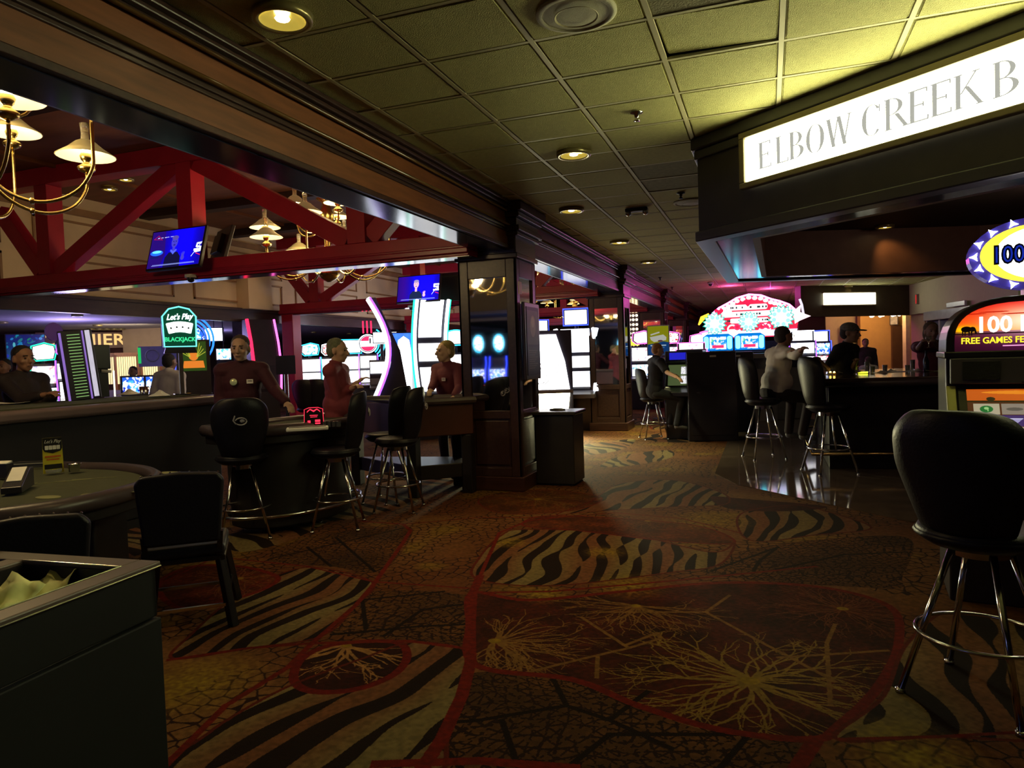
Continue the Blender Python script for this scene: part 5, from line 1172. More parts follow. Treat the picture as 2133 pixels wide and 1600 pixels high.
# ================================================================ PEOPLE
def remesh_obj(mb,name,mt,parent,vox,smooth=4,fac=.5):
    me=mb.mesh(name,mt); t=bpy.data.objects.new('tmp',me); C.objects.link(t)
    m=t.modifiers.new('r','REMESH'); m.mode='VOXEL'; m.voxel_size=vox; m.use_smooth_shade=True
    if smooth: s=t.modifiers.new('s','SMOOTH'); s.iterations=smooth; s.factor=fac
    dg=bpy.context.evaluated_depsgraph_get(); me2=bpy.data.meshes.new_from_object(t.evaluated_get(dg)); bpy.data.objects.remove(t); bpy.data.meshes.remove(me)
    me2.name=name; me2.materials.clear(); me2.materials.append(mt); me2.shade_smooth()
    o=bpy.data.objects.new(name,me2); C.objects.link(o); o.parent=parent; return o
RT=Vector((_r.x,_r.y,0)).normalized(); FW=Vector((_f.x,_f.y,0)).normalized()
def person(label,loc,face,H=1.75,sit=None,lean=0.,hands=None,head=(0,0,0),skin=(.42,.25,.17),shirt=(.10,.02,.03),pants=(.02,.02,.03),hair=(.04,.03,.02),hairstyle='short',sleeve=1.,vox=.009,glasses=False,cap=None,hs=1.,belly=0.,group=None,badges=(),shirt_name='shirt',rough=.8,knee_h=None,hold=None):
    s=H/1.75; face=Vector(face); rz=math.atan2(face.x,-face.y)
    r=thing('person',label,'person',(loc[0],loc[1],0),rz,group)
    inv=(Matrix.Translation((loc[0],loc[1],0))@Matrix.Rotation(rz,4,'Z')).inverted()
    V=lambda x,y,z:Vector((x,y,z))
    hipz=(.92*s) if sit is None else sit+.10
    def T(p): # torso point given standing coords relative to hip centre, leaned forward (towards -y)
        x,y,z=p; c,sn=math.cos(lean),math.sin(lean); return V(x*s,(y*c-z*sn)*s,hipz+(z*c+y*sn)*s)
    sh=[T((sx*.185,.01,.50)) for sx in (-1,1)]; neck=T((0,.015,.56)); chest=T((0,0,.38)); waist=T((0,-.005,.14)); pel=T((0,0,.02))
    hc=neck+Vector((0,-.025-math.sin(lean)*.07,.135*hs if lean<.7 else .11))*s
    hyaw,hpit,hrol=head; HM=Matrix.Translation(hc)@Matrix.Rotation(hyaw,4,'Z')@Matrix.Rotation(hpit,4,'X')@Matrix.Rotation(hrol,4,'Y')@Matrix.Scale(s*hs,4)
    # joints
    arms=[]
    for i,sx in enumerate((-1,1)):
        tgt=None
        if hands and hands[i] is not None:
            tgt=inv@Vector(hands[i]) if len(hands[i])==3 else None
        if tgt is None: tgt=sh[i]+Vector((sx*.07,-.06,-.52))*s
        a=.29*s;b=.27*s; d=tgt-sh[i]; L=min(d.length,a+b-.01); d.normalize(); wr=sh[i]+d*L
        pole=Vector((sx*.22,.30,-.95)); pole=(pole-d*pole.dot(d)).normalized(); k=(a*a-b*b+L*L)/(2*L); h=math.sqrt(max(0,a*a-k*k))
        arms.append((sh[i],sh[i]+d*k+pole*h,wr))
    legs=[]
    for sx in (-1,1):
        hp=V(sx*.09*s,0,hipz-.02)
        if sit is None: legs.append((hp,V(sx*.11*s,-.02*s,.50*s),V(sx*.12*s,.03*s,.09*s),Vector((sx*.15,-1,0))))
        else:
            kz=hipz-.04 if knee_h is None else knee_h; kn=V(sx*.17*s,-.43*s,kz); legs.append((hp,kn,V(sx*.13*s,-.34*s,max(kz-.44*s,.10)),Vector((sx*.1,-1,-.15))))
    def limb(mb,P,R):
        for i in range(len(P)-1): mb.cap(P[i],P[i+1],R[i],R[i+1],12)
    def headparts(mb):
        B=lambda c,rr,M=None: mb.ball((HM@Vector(c)),tuple(x*s*hs for x in rr),16,12,HM.to_3x3().normalized().to_4x4())
        B((0,.012,.035),(.076,.094,.082)); B((0,-.018,-.015),(.064,.074,.080)); B((0,-.038,-.062),(.048,.050,.042)); B((0,-.062,-.088),(.022,.022,.018))
        mb.cap(HM@V(0,-.088,.018),HM@V(0,-.112,-.018),.009*s*hs,.014*s*hs,8); B((0,-.104,-.022),(.018,.014,.010))
        mb.cap(HM@V(-.035,-.080,.033),HM@V(.035,-.080,.033),.010*s*hs,.010*s*hs,8)
        for q in (-1,1): B((q*.043,-.062,-.018),(.022,.022,.020)); B((q*.078,.008,-.005),(.009,.020,.032))
        B((0,-.088,-.048),(.024,.012,.008)); B((0,-.087,-.057),(.020,.011,.007))
    def torso(mb,g):
        mb.ball(pel,(.165*s+g,.115*s+g,.13*s+g),16,10); mb.ball(waist+Vector((0,-.02*belly*2,0)),((.145+.05*belly)*s+g,(.105+.10*belly)*s+g,.15*s+g),16,10)
        Rm=Matrix.Rotation(-lean if 0 else lean,4,'X')
        mb.ball(T((0,-.005,.27)),(.155*s+g,.112*s+g,.17*s+g),16,10); mb.ball(chest,(.17*s+g,.115*s+g,.155*s+g),16,10)
        mb.cap(sh[0],sh[1],.062*s+g,.062*s+g,12); mb.cap(T((-.10,.02,.52)),T((.10,.02,.52)),.058*s+g,.058*s+g,10); mb.cap(T((0,.015,.5)),neck,.07*s+g,.055*s+g,12)
    # body
    mb=MB(); torso(mb,0); mb.cap(T((0,.015,.53)),hc+Vector((0,.01,-.04))*s,.052*s,.050*s*hs); headparts(mb)
    for (a,b,c) in arms:
        limb(mb,(a,b,c),(.047*s,.038*s,.026*s)); d=(c-b).normalized(); side=d.cross(Vector((0,0,1)));
        if side.length<.1: side=Vector((1,0,0))
        side.normalize(); up=side.cross(d)
        palm=c+d*.05*s; mb.ball(palm,(.036*s,.036*s,.020*s),10,7,Matrix((side,d,up)).transposed().to_4x4())
        for k in range(4):
            o=side*((k-1.5)*.019*s); L=(.072,.082,.078,.062)[k]*s; p0=palm+o+d*.022*s; p1=p0+d*L*.5-up*.012*s; p2=p1+d*L*.4-up*.030*s; mb.cap(p0,p1,.0085*s,.008*s,7); mb.cap(p1,p2,.008*s,.007*s,7)
        th=palm-side*.03*s*(1 if a.x<0 else -1)-d*.02*s; mb.cap(th,th+d*.035*s-side*.022*s*(1 if a.x<0 else -1)-up*.01*s,.010*s,.008*s,7)
    for (a,b,c,fd) in legs:
        limb(mb,(a,b,c),(.078*s,.052*s,.036*s)); fd=fd.normalized(); mb.cap(c-Vector((0,0,.04*s)),c-Vector((0,0,.05*s))+fd*.15*s,.038*s,.028*s)
    sk='skin_%d%d%d'%tuple(int(v*99) for v in skin); remesh_obj(mb,'body',mat(sk,skin,.55,var=.08,vs=9),r,vox,3)
    # shirt
    mb=MB(); torso(mb,.020*s)
    for (a,b,c) in arms:
        if sleeve>.6: e=b+(c-b)*(sleeve-.5)*1.85; limb(mb,(a,b,e),(.070*s,.060*s,.046*s))
        else: e=a+(b-a)*.75; limb(mb,(a,e),(.072*s,.068*s))
    for q in (-1,1): mb.cap(T((q*.01,-.085,.50)),T((q*.060,.02,.585)),.013*s,.015*s,8); mb.cap(T((q*.060,.02,.585)),T((0,.075,.60)),.015*s,.015*s,8)
    sn='cloth_%d%d%d'%tuple(int(v*99) for v in shirt); remesh_obj(mb,shirt_name,mat(sn,shirt,rough,var=.15,vs=5,bump=.3,bs=25),r,vox*1.35,2)
    # trousers
    mb=MB(); mb.ball(pel-Vector((0,0,.02)),(.178*s,(.128+.03*belly)*s,.12*s),16,10)
    for (a,b,c,fd) in legs: limb(mb,(a,b,c),(.094*s,.068*s,.056*s))
    pn='cloth_%d%d%d'%tuple(int(v*99) for v in pants); remesh_obj(mb,'trousers',mat(pn,pants,.85,var=.15,vs=6,bump=.3,bs=25),r,vox*1.5,2)
    for (a,b,c,fd) in legs:
        fd=fd.normalized(); q=MB(); q.cap(c-Vector((0,0,.045*s)),c-Vector((0,0,.052*s))+fd*.16*s,.045*s,.036*s,10); q.build('shoe',mat('shoe_grey' if sit else 'shoe_black',(.16,.16,.17) if sit else (.015,.015,.015),.5),r,smooth=True)
    # hair / cap
    mb=MB(); B=lambda c,rr: mb.ball((HM@Vector(c)),tuple(x*s*hs for x in rr),16,12,HM.to_3x3().normalized().to_4x4())
    if hairstyle=='short': B((0,.024,.050),(.081,.090,.078)); B((0,.045,.0),(.076,.066,.075))
    elif hairstyle=='balding': B((0,.045,.005),(.081,.070,.052)); B((-.045,.02,.01),(.036,.06,.04)); B((.045,.02,.01),(.036,.06,.04))
    elif hairstyle=='long': B((0,.030,.050),(.086,.092,.080)); B((0,.055,-.03),(.088,.060,.11))
    hn='hair_%d%d%d'%tuple(int(v*99) for v in hair); remesh_obj(mb,'hair',mat(hn,hair,.75,var=.3,vs=40,bump=.6,bs=180),r,vox,1)
    if cap:
        mb=MB(); B=lambda c,rr: mb.ball((HM@Vector(c)),tuple(x*s*hs for x in rr),16,12,HM.to_3x3().normalized().to_4x4())
        B((0,.012,.060),(.088,.104,.070)); mb.cap(HM@V(-.04,-.09,.05),HM@V(.04,-.09,.05),.012*s,.012*s,8); B((0,-.125,.045),(.062,.060,.010)); remesh_obj(mb,'cap',mat('cap_cloth',cap,.85,var=.4,vs=30),r,vox,1)
    # face details
    for q in (-1,1):
        e=MB(); e.ball(HM@V(q*.031,-.083,.012),(.011*s,.008*s,.007*s),8,6); e.build('eye',mat('eye_dark',(.03,.02,.02),.2),r)
        e=MB(); e.cap(HM@V(q*.018,-.0925,.036),HM@V(q*.046,-.082,.034),.0045*s,.004*s,6); e.build('eyebrow',mat(hn,hair),r)
    e=MB(); e.cap(HM@V(-.020,-.0985,-.052),HM@V(.020,-.0985,-.052),.003*s,.003*s,6); e.build('mouth',mat('lip_dark',(.16,.06,.05),.5),r)
    if glasses:
        a=MB()
        for q in (-1,1): a.tube([HM@V(q*.033+.024*math.cos(t),-.102,.012+.017*math.sin(t)) for t in np.linspace(0,2*PI,12,endpoint=False)],.0025,5,True); a.tube([HM@V(q*.057,-.10,.016),HM@V(q*.080,.0,.012)],.0025,5)
        a.build('glasses',blackp,r)
    for (bx,bz,kind) in badges:
        p=T((bx,-.135,bz))+Vector((0,-.012,0)); a=MB()
        if kind=='round': a.lathe([(.034,0),(.034,.006),(.001,.008)],18,(0,0,0),Matrix.Translation(p)@Matrix.Rotation(PI/2,4,'X')); a.build('button_badge',mat('badge_foil',(.55,.55,.30),.3,metal=.6,var=.3,vs=40,em=(.5,.5,.2),es=.12),r,smooth=True)
        else: a.box(p,(.062,.006,.042)); a.build('name_tag',mat('tag_white',(.75,.72,.70),.5),r,bevel=.002); a=MB().box(p+Vector((0,-.004,.005)),(.04,.002,.007)); a.build('tag_line',blackp,r)
    return r
MAR=(.075,.012,.022)
def WP(px,py,d): return tuple(D(px,py,d))
p=XY(38,7.0); person('dealer in black seen in profile at the left edge, hands over the long dark table',p,RT*.9-FW*.35,1.76,lean=.10,hands=[WP(95,822,6.7),WP(112,822,6.9)],skin=(.24,.12,.07),shirt=(.012,.006,.008),hair=(.012,.010,.010),sleeve=.9,vox=.010,head=(-.1,.05,0),hs=1.12)
p=XY(503,7.15); person('dealer in dark maroon shirt with round badge, facing the camera behind the blackjack table',p,-FW*.92+RT*.18,1.80,lean=.06,hands=[WP(466,868,6.9),WP(618,866,6.75)],skin=(.38,.23,.17),shirt=(.040,.004,.014),pants=(.012,.012,.018),hair=(.05,.035,.025),sleeve=1.,vox=.0075,head=(-.08,.10,0),hs=1.10,badges=((-.055,.40,'round'),(.095,.40,'tag')))
p=XY(698,7.5); person('dealer with grey hair in profile, shirt lit pink, hands together in front of the machines',p,RT*.97-FW*.1,1.75,lean=.03,hands=[WP(744,797,7.5),WP(741,805,7.3)],skin=(.50,.30,.20),shirt=(.22,.035,.05),pants=(.012,.012,.02),hair=(.14,.15,.09),hairstyle='short',sleeve=.75,vox=.009,head=(0,.12,0),hs=1.1,belly=.6,badges=())  # the pink light on this shirt is put into its cloth colour
p=XY(932,8.95); person('young dealer with fair hair and name tag, looking left over the wood panelled table',p,-FW*.72-RT*.55,1.70,lean=.05,hands=[WP(893,824,8.45),WP(945,826,8.45)],skin=(.55,.40,.24),shirt=(.12,.022,.035),pants=(.012,.012,.02),hair=(.30,.27,.08),sleeve=1.,vox=.009,head=(-.35,.02,0),hs=1.22,badges=((-.08,.38,'tag'),(.07,.38,'tag')))
q=G(1365,918,0); person('seated man with sandy hair and dark polo playing the bingo style machine',(q.x,q.y),RT*.93+FW*.2,1.76,sit=.74,lean=.12,hands=[WP(1425,800,11.2),WP(1432,797,11.5)],skin=(.60,.36,.24),shirt=(.02,.012,.016),pants=(.03,.035,.045),hair=(.32,.16,.07),sleeve=.3,vox=.010,head=(-.1,.25,0),hs=1.0,knee_h=.72)
q=G(1602,950,0); person('heavy man in white shirt and glasses sitting at the bar, elbows up, looking right',(q.x+.06,q.y-.02),RT*.9+FW*.28,1.92,sit=.80,lean=.28,hands=[WP(1686,722,8.75),WP(1690,728,8.95)],skin=(.40,.22,.15),shirt=(.62,.58,.50),pants=(.03,.02,.02),hair=(.045,.035,.035),sleeve=.85,vox=.010,head=(0,.05,0),hs=1.12,belly=.7,glasses=True,knee_h=.80)
p=XY(1742,9.9); person('man in grey patterned cap and black shirt leaning on the bar',p,RT*.55-FW*.8,1.82,lean=.30,hands=[WP(1706,750,9.5),WP(1783,752,9.5)],skin=(.26,.15,.11),shirt=(.020,.016,.02),pants=(.02,.02,.03),hair=(.03,.02,.02),cap=(.12,.12,.11),sleeve=.5,vox=.011,head=(.25,.1,0),hs=1.15,belly=.5)
p=XY(1940,10.2); person('woman with fair hair and maroon top holding a glass behind the bar at the right',p,-FW*.98-RT*.1,1.80,hands=[WP(1922,712,9.7),WP(1945,712,9.75)],skin=(.30,.17,.13),shirt=(.10,.015,.03),hair=(.14,.10,.07),hairstyle='long',sleeve=.5,vox=.011,head=(-.1,.08,0),hs=1.1)
t=thing('drinking_glass','stemmed glass held up by the woman at the bar','glass',tuple(D(1934,712,9.62))); MB().lathe([(.03,-.08),(.006,-.07),(.006,-.01),(.035,.02),(.038,.08),(.034,.08),(.03,.025),(.001,.0)],14,cap=False).build('bowl',glassm,t,smooth=True)
p=XY(352,9.6); person('player in pale patterned shirt with dark hair seen from behind near the blackjack sign',p,FW*.9+RT*.3,1.72,skin=(.2,.12,.1),shirt=(.42,.40,.48),hair=(.012,.012,.02),vox=.014,sleeve=.4)
p=XY(275,13.); person('far person with dark hair and pale top in front of the cashier windows',p,-FW,1.58,skin=(.25,.15,.12),shirt=(.4,.35,.42),hair=(.02,.015,.015),vox=.018)
p=XY(8,9.5); person('standing figure almost cut off by the left edge of the picture, in deep shadow',p,-FW,1.72,skin=(.2,.10,.07),shirt=(.03,.015,.015),hair=(.02,.015,.015),vox=.016)
p=XY(1268,15.0); person('seated player mostly hidden behind the second column, only grey trousers showing',p,-RT*.95+FW*.1,1.7,sit=.62,lean=.1,skin=(.4,.25,.2),shirt=(.03,.03,.04),pants=(.10,.10,.11),hair=(.03,.02,.02),vox=.015,hands=[WP(1228,812,15.0),WP(1230,815,15.2)])
p=XY(1803,17.6); person('far man in dark clothes standing beyond the bar in the orange lit room',p,-FW*.9-RT*.3,1.70,skin=(.3,.18,.12),shirt=(.025,.02,.025),hair=(.02,.015,.015),vox=.018)
p=XY(1808,16.6); person('far seated person in pale clothes in front of the man in the orange lit room',p,FW,1.5,sit=.45,skin=(.3,.2,.15),shirt=(.5,.45,.38),hair=(.05,.04,.03),vox=.018)
# ================================================================ BAR, SMALL THINGS
stone=mat('bar_top_stone',(.07,.05,.04),.12,var=.3,vs=8)
# bar island
bp_=[(.62,9.45),(3.3,9.9),(4.8,11.2),(4.8,15.2),(.55,14.8),(.15,12.2)]
bp_=[(.55,9.25),(2.3,9.55),(4.2,9.0),(6.4,8.0),(6.8,13.0),(2.6,13.2),(.55,12.2)]
bc=(3.,10.8); B0=thing('bar_counter','dark bar counter with padded edge and stone top, drinkers round it','bar counter',(bc[0],bc[1],0))
bl_=[(x-bc[0],y-bc[1]) for x,y in bp_]
def sc_(P,d): return [tuple(q) for q in ring(P,d)]
MB().prism(sc_(bl_,.14),0.006,1.02).build('front_panel',blackp,B0,bevel=.01)
MB().prism(bl_,1.07,1.12).build('stone_top',stone,B0,bevel=.012)
MB().tube([(x,y,1.06) for x,y in sc_(bl_,.03)],.05,10,True).build('padded_edge',pad,B0,smooth=True)
MB().tube([(x,y,.22) for x,y in sc_(bl_,-.06)],.022,8,True).build('foot_rail',mat('dull_brass',(.35,.25,.12),.25,metal=1.),B0,smooth=True)
ZB=1.121
downlight(Vector((1.35,9.55,2.935)),'hidden downlight in the canopy throwing an orange pool on its inner wall',r=.07,group='recessed ceiling downlights')
lamp('SPOT',(1.35,9.6,2.93),16,(1,.45,.12),.03,target=(1.55,9.95,2.4),spot=75,blend=.8,name='canopy_downlight_beam')
def onbar(px,dist): p=XY(px,dist); return Vector((p.x,p.y,ZB))
bottle_g=mat('clear_glass',(.75,.78,.72),.05,var=.02,trans=.8,ior=1.3); amber=mat('amber_drink',(.5,.20,.03),.1,trans=.5)
t=thing('bottle','clear glass beer bottle on the bar in front of the capped man','bottle',onbar(1780,9.9)); MB().lathe([(.032,0),(.034,.02),(.034,.14),(.014,.20),(.013,.25),(.016,.26),(.001,.262)],16).build('glass',bottle_g,t,smooth=True); MB().lathe([(.0345,.05),(.0345,.12)],16,cap=False).build('label',mat('bottle_label',(.5,.5,.45),.6),t)
t=thing('bottle','dark bottle standing in front of the woman at the bar','bottle',onbar(1929,9.75)); MB().lathe([(.034,0),(.036,.02),(.036,.15),(.014,.22),(.013,.28),(.016,.29),(.001,.292)],16).build('glass',mat('dark_glass',(.02,.02,.03),.08),t,smooth=True)
for k,(px,d,l,h) in enumerate(((1806,10.3,'tall glass beside the clear bottle, catching yellow light',.15),(1817,9.9,'short glass of yellow liquid right of the clear bottle',.09),(1843,10.1,'small tumbler in the middle of the bar',.10),(1715,9.6,'tumbler by the elbows of the man in white',.10),(1890,10.,'short glass near the woman at the bar',.09),(1901,10.6,'tall glass left of the woman at the bar',.15))):
    t=thing('drinking_glass',l,'glass',onbar(px,d),group='glasses on the bar'); MB().lathe([(.028,0),(.034,h),(.031,h),(.026,.008),(.001,.008)],14,cap=False).build('tumbler',bottle_g,t,smooth=True); MB().lathe([(.025,.009),(.029,h*.6)],12).build('drink',amber if k in(1,) else mat('pale_drink',(.7,.7,.65),.1,trans=.6),t)
for k,(px,d,l) in enumerate(((1729,9.7,'tiny candle glowing on the bar, left of the pair'),(1737,9.6,'tiny candle glowing on the bar, right of the pair'))):
    t=thing('candle',l,'candle',onbar(px,d)); MB().cyl((0,0,0),.022,.03,12).build('cup',mat('candle_cup',(.3,.2,.08),.3,trans=.4),t); MB().ball((0,0,.035),.014,8,6).build('flame',glow('candle_flame',(1,.65,.12),9.),t)
MB().box((0,0,0),(.001,.001,.001)) 
t=thing('light_strip','small yellow green light bar set on the bar beside the glasses','light',onbar(1797,9.75)); MB().bx(-.06,.06,-.01,.01,.0,.025).build('tube',glow('yellow_green',(.85,.95,.03),3.),t); MB().bx(-.065,.065,-.012,.012,0,.006).build('base',blackp,t)
paper=mat('paper',(.62,.60,.55),.8,var=.04)
def sheet(l,p,w,h,rz,name='paper',m=None,curl=.02):
    t=thing(name,l,'paper',p,rz); a=MB(); a.grid(lambda u,v:((u-.5)*w,(v-.5)*h,.003+curl*(2*abs(u-.5))**2*(.5+.5*v)),6,4); a.build('sheet',m or paper,t,solid=.002); return t
def napkin(l,p,s_,seed):
    rr=random.Random(seed); t=thing('napkin',l,'napkin',p,rr.random()*3); a=MB(); a.grid(lambda u,v:((u-.5)*s_*1.4,(v-.5)*s_,.004+.35*s_*abs(math.sin(u*7+v*4+seed))*(1-abs(2*u-1))*(1-abs(2*v-1))),10,8); a.build('cloth',mat('napkin_paper',(.66,.64,.58),.8),t,solid=.003,smooth=True); return t
sheet('open menu sheet on the bar in front of the capped man',onbar(1762,9.8),.34,.22,.5,'menu',curl=.06); sheet('white paper place mat under the hands of the man in white',onbar(1712,9.55),.24,.18,.2,'place_mat'); sheet('large pale sheet lying right of the glasses on the bar',onbar(1868,9.9),.42,.26,-.1,'menu'); sheet('yellowish paper lying on the right end of the bar',onbar(1948,9.7),.24,.14,.2,'receipt',mat('yellow_paper',(.55,.55,.25),.8))
napkin('crumpled white napkin in the middle of the bar',onbar(1838,9.7),.13,1); napkin('crumpled napkin behind the small tumblers on the bar',onbar(1856,10.2),.11,2); napkin('crumpled napkin near the woman at the bar',onbar(1912,10.),.10,3)
# far room beyond the bar
orange=mat('orange_wall',(.62,.36,.12),.8,var=.05); tan_=mat('tan_wall',(.50,.38,.26),.8,var=.05)
dk=mat('fascia_brown',(.055,.040,.022),.6,var=.1)
def XY2(px,d): p=XY(px,d); return (p.x,p.y)
def wallseg(name,a,b,z0,z1,th,mt,label=None,parent=None):
    A=Vector((a[0],a[1],0));B_=Vector((b[0],b[1],0)); c=(A+B_)/2; d=B_-A
    mb=MB().box((c.x,c.y,(z0+z1)/2),(d.length,th,z1-z0),rz=math.atan2(d.y,d.x)); return struct(name,mb,mt,parent,label)
fa=XY2(1664,19.5); fb=XY2(1905,20.5)
F1=wallseg('trim_3',fa,fb,2.35,3.2,.25,dk,'dark fascia over the far room with lit panel')
A=Vector((*fa,0));Bv=Vector((*fb,0)); d=(Bv-A).normalized(); rzf=math.atan2(d.y,d.x)
p=A+(Bv-A)*.40; p0=p-Vector((-d.y,d.x,0))*.16
t=thing('lit_sign','blank bright white light panel on the far dark fascia','sign',(p0.x,p0.y,2.83),rzf); MB().box((0,0,0),(1.68,.06,.32)).build('lit_panel',glow('far_sign_light',(1,.97,.72),6.,.01),t); MB().bx(-.87,.87,-.02,.04,.16,.19).bx(-.87,.87,-.02,.04,-.19,-.16).build('frame',fm,t)
wallseg('wall_far_right_2',XY2(1715,24),XY2(1800,24.5),0,3.2,.2,tan_,'tan wall of the far room'); wallseg('wall_far_right_3',XY2(1790,24),XY2(1900,24),0,3.2,.2,orange,'orange lit wall of the far room')
wallseg('wall_far_right_4',XY2(1660,20.0),XY2(1716,20.2),0,2.4,.2,mat('far_brown',(.10,.05,.04),.6),'brown wall under the far fascia')
wallseg('door_1',XY2(1858,23.7),XY2(1882,23.7),0,2.15,.1,mat('door_brown',(.10,.05,.025),.5),'brown door in the orange wall')
wallseg('trim_4',XY2(1884,22.5),XY2(1893,22.5),0,2.9,.2,mat('pale_post',(.72,.55,.38),.6),'pale post at the edge of the orange room')
lamp('POINT',tuple(D(1840,640,22.5)),60,(1,.60,.25),.3,name='orange_room_light')
# globe chandelier far
p=D(1843,655,22.); t=thing('chandelier','far modern chandelier of many small globes in the orange room','chandelier',p); MB().tube([(0,0,0),(0,0,3.2-p.z)],.02,6).build('rod',brass,t)
for k in range(14):
    an=2*PI*k/14; MB().ball((.40*math.cos(an),.28*math.sin(an),-.02+.10*(k%2)),.06,8,6).build('globe',glow('globe_light',(1,.80,.48),7.),t)
MB().tube([(.40*math.cos(q),.28*math.sin(q),.12) for q in np.linspace(0,2*PI,20,endpoint=False)],.02,6,True).build('hoop',brass,t)
for (px,py,d_,w_,h_,l) in ((1772,692,23.7,.35,.55,'framed picture on the tan far wall'),(1862,668,23.6,.25,.3,'pale notice on the orange far wall')):
    p=D(px,py,d_); t=thing('framed_picture',l,'picture',p,facecam(p)); MB().box((0,0,0),(w_,.03,h_)).build('frame',blackp,t); MB().box((0,-.018,0),(w_*.82,.006,h_*.85)).build('print',mat('print_'+str(px),(.45,.42,.38) if px<1800 else (.7,.65,.5),.6,var=.4,vs=9),t)
# exit wall with sliding door header
ea=XY2(1903,20.3); eb=XY2(2133,14.5)
W5=wallseg('wall_far_right_5',ea,eb,2.35,3.2,.2,mat('exit_wall',(.50,.47,.32),.75,var=.04),'cream wall over the glazed entrance')
wallseg('wall_far_right_6',XY2(1906,20.4),XY2(1935,19.6),0,2.35,.2,tan_,'tan wall beside the glazed entrance')
A=Vector((*ea,0));Bv=Vector((*eb,0)); d=(Bv-A).normalized(); nrm=Vector((-d.y,d.x,0)); 
if nrm.y>0: nrm=-nrm
rzf=math.atan2(d.y,d.x)
def onw(f,z,off=.12): p=A+(Bv-A)*f+nrm*off; return (p.x,p.y,z)
t=thing('exit_sign','small red exit sign on the cream wall over the entrance','sign',onw(.12,2.75),rzf); MB().box((0,0,0),(.05,.10,.28)).build('case',mat('exit_case',(.25,.2,.18),.5),t); MB().box((0,-.055,0),(.045,.01,.24)).build('red_face',glow('exit_red',(.8,.03,.03),.7),t)
GD=thing('sliding_door','glazed sliding entrance doors with pale header','door',onw(.32,0,.05),rzf); al=mat('aluminium',(.45,.46,.52),.35,metal=.6)
MB().bx(-.7,4.2,-.12,.06,2.12,2.36).build('header',al,GD,bevel=.01); MB().bx(.9,1.9,-.18,-.12,2.38,2.5).build('operator_box',al,GD,bevel=.01)
for k in range(6): MB().bx(-.7+.8*k,-.62+.8*k,-.05,.03,0,2.12).build('mullion',al,GD)
for k in range(5): MB().bx(-.62+.8*k,.10+.8*k,-.02,-.01,.05,2.1).build('glass_pane',mat('door_glass',(.10,.11,.16),.08,var=.02),GD)
lamp('AREA',(3.9,13.2,3.1),25,(1,.9,.6),1.2,target=(5,18,1.5),name='entrance_light')
# ---------------- bin and frame at the first column
t=thing('waste_bin','dark rectangular bin against the right side of the first column','bin',(-2.33,8.02,0)); MB().box((0,0,.42),(.46,.46,.80),taper=1.0).build('body',mat('bin_black',(.02,.02,.018),.4,var=.2),t,bevel=.01); MB().box((0,0,.84),(.52,.52,.04)).build('lid',mat('bin_lid',(.04,.04,.03),.3),t,bevel=.01); MB().box((0,0,.02),(.42,.42,.04)).build('foot',blackp,t); 
a=MB(); a.ball((-.02,0,.865),(.10,.07,.02),10,6); a.build('ash_tray',blackp,t)
def notice(c):
    w,h=c.w,c.h; c.a[...,:3]=(.05,.045,.04); c.rect(w*.08,h*.45,w*.92,h*.95,(.30,.28,.24)); c.ell(w*.5,h*.72,w*.22,h*.16,(.50,.46,.40)); c.ell(w*.5,h*.78,w*.12,h*.08,(.62,.58,.50)); c.rect(w*.08,h*.06,w*.92,h*.42,(.20,.18,.16))
    for i in range(9): c.rect(w*.14,h*(.10+.032*i),w*(.6+.25*((i*7)%3)/2),h*(.10+.032*i+.012),(.5,.47,.42))
t=thing('framed_notice','framed black and white portrait notice on the side of the first column','picture',(-2.58,7.75,1.68),PI/2)
MB().bx(-.27,.27,-.04,0,-.44,.44).build('frame',mat('frame_dark',(.05,.035,.025),.3),t,bevel=.01); panel_uv('print',.44,.78,print_mat('notice_print',shot(notice,200,360,'notice_picture'),.45),t,(0,-.045,0)); 
MB().bx(-.05,.05,-.01,.0,.52,.66).build('brass_plate',mat('plate_olive',(.30,.27,.12),.4,metal=.5),t,loc=(-.3,0,0))
# poster on third column
def poster(c):
    w,h=c.w,c.h; c.a[...,:3]=(.62,.62,.05); c.poly([(0,0),(w,0),(w,h*.42),(w*.75,h*.46),(w*.4,h*.40),(0,h*.36)],(.0,.26,.52))
    c.poly([(w*.1,h*.62),(w*.75,h*.70),(w*.9,h*.60),(w*.88,h*.50),(w*.3,h*.44),(w*.15,h*.52)],(.85,.85,.80)); c.line([(w*.16,h*.70),(w*.55,h*.78)],h*.05,(.85,.85,.80)); c.ell(w*.6,h*.48,w*.12,h*.03,(.4,.2,.3))
    c.rect(w*.12,h*.30,w*.88,h*.34,(.75,.85,.9)); c.rect(w*.2,h*.24,w*.8,h*.255,(.5,.7,.85)); c.rect(w*.3,h*.08,w*.7,h*.09,(.3,.5,.75))
p=D(1371,709,15.9); t=thing('poster','upright yellow and blue poster in front of the third column','poster',p,facecam(p)); MB().box((0,.015,0),(.50,.02,.68)).build('frame',mat('poster_frame',(.6,.6,.6),.4),t); panel_uv('print',.46,.64,print_mat('poster_print',shot(poster,230,320,'poster_picture'),.5,em=.55),t,(0,0,0)); MB().cyl((0,.03,-p.z),.02,p.z-.3,8).build('stand_pole',chrome,t); MB().cyl((0,.03,-p.z),.16,.02,18).build('stand_base',chrome,t)
q=D(1383,755,15.7); t=thing('leaflet','white leaflet holder under the yellow and blue poster','leaflet',q,facecam(p)); MB().cyl((0,.012,-q.z),.012,q.z,8).build('stand_pole',chrome,t); MB().box((0,0,0),(.14,.02,.22)).build('sheet',mat('leaflet_white',(.7,.7,.7),.5),t)
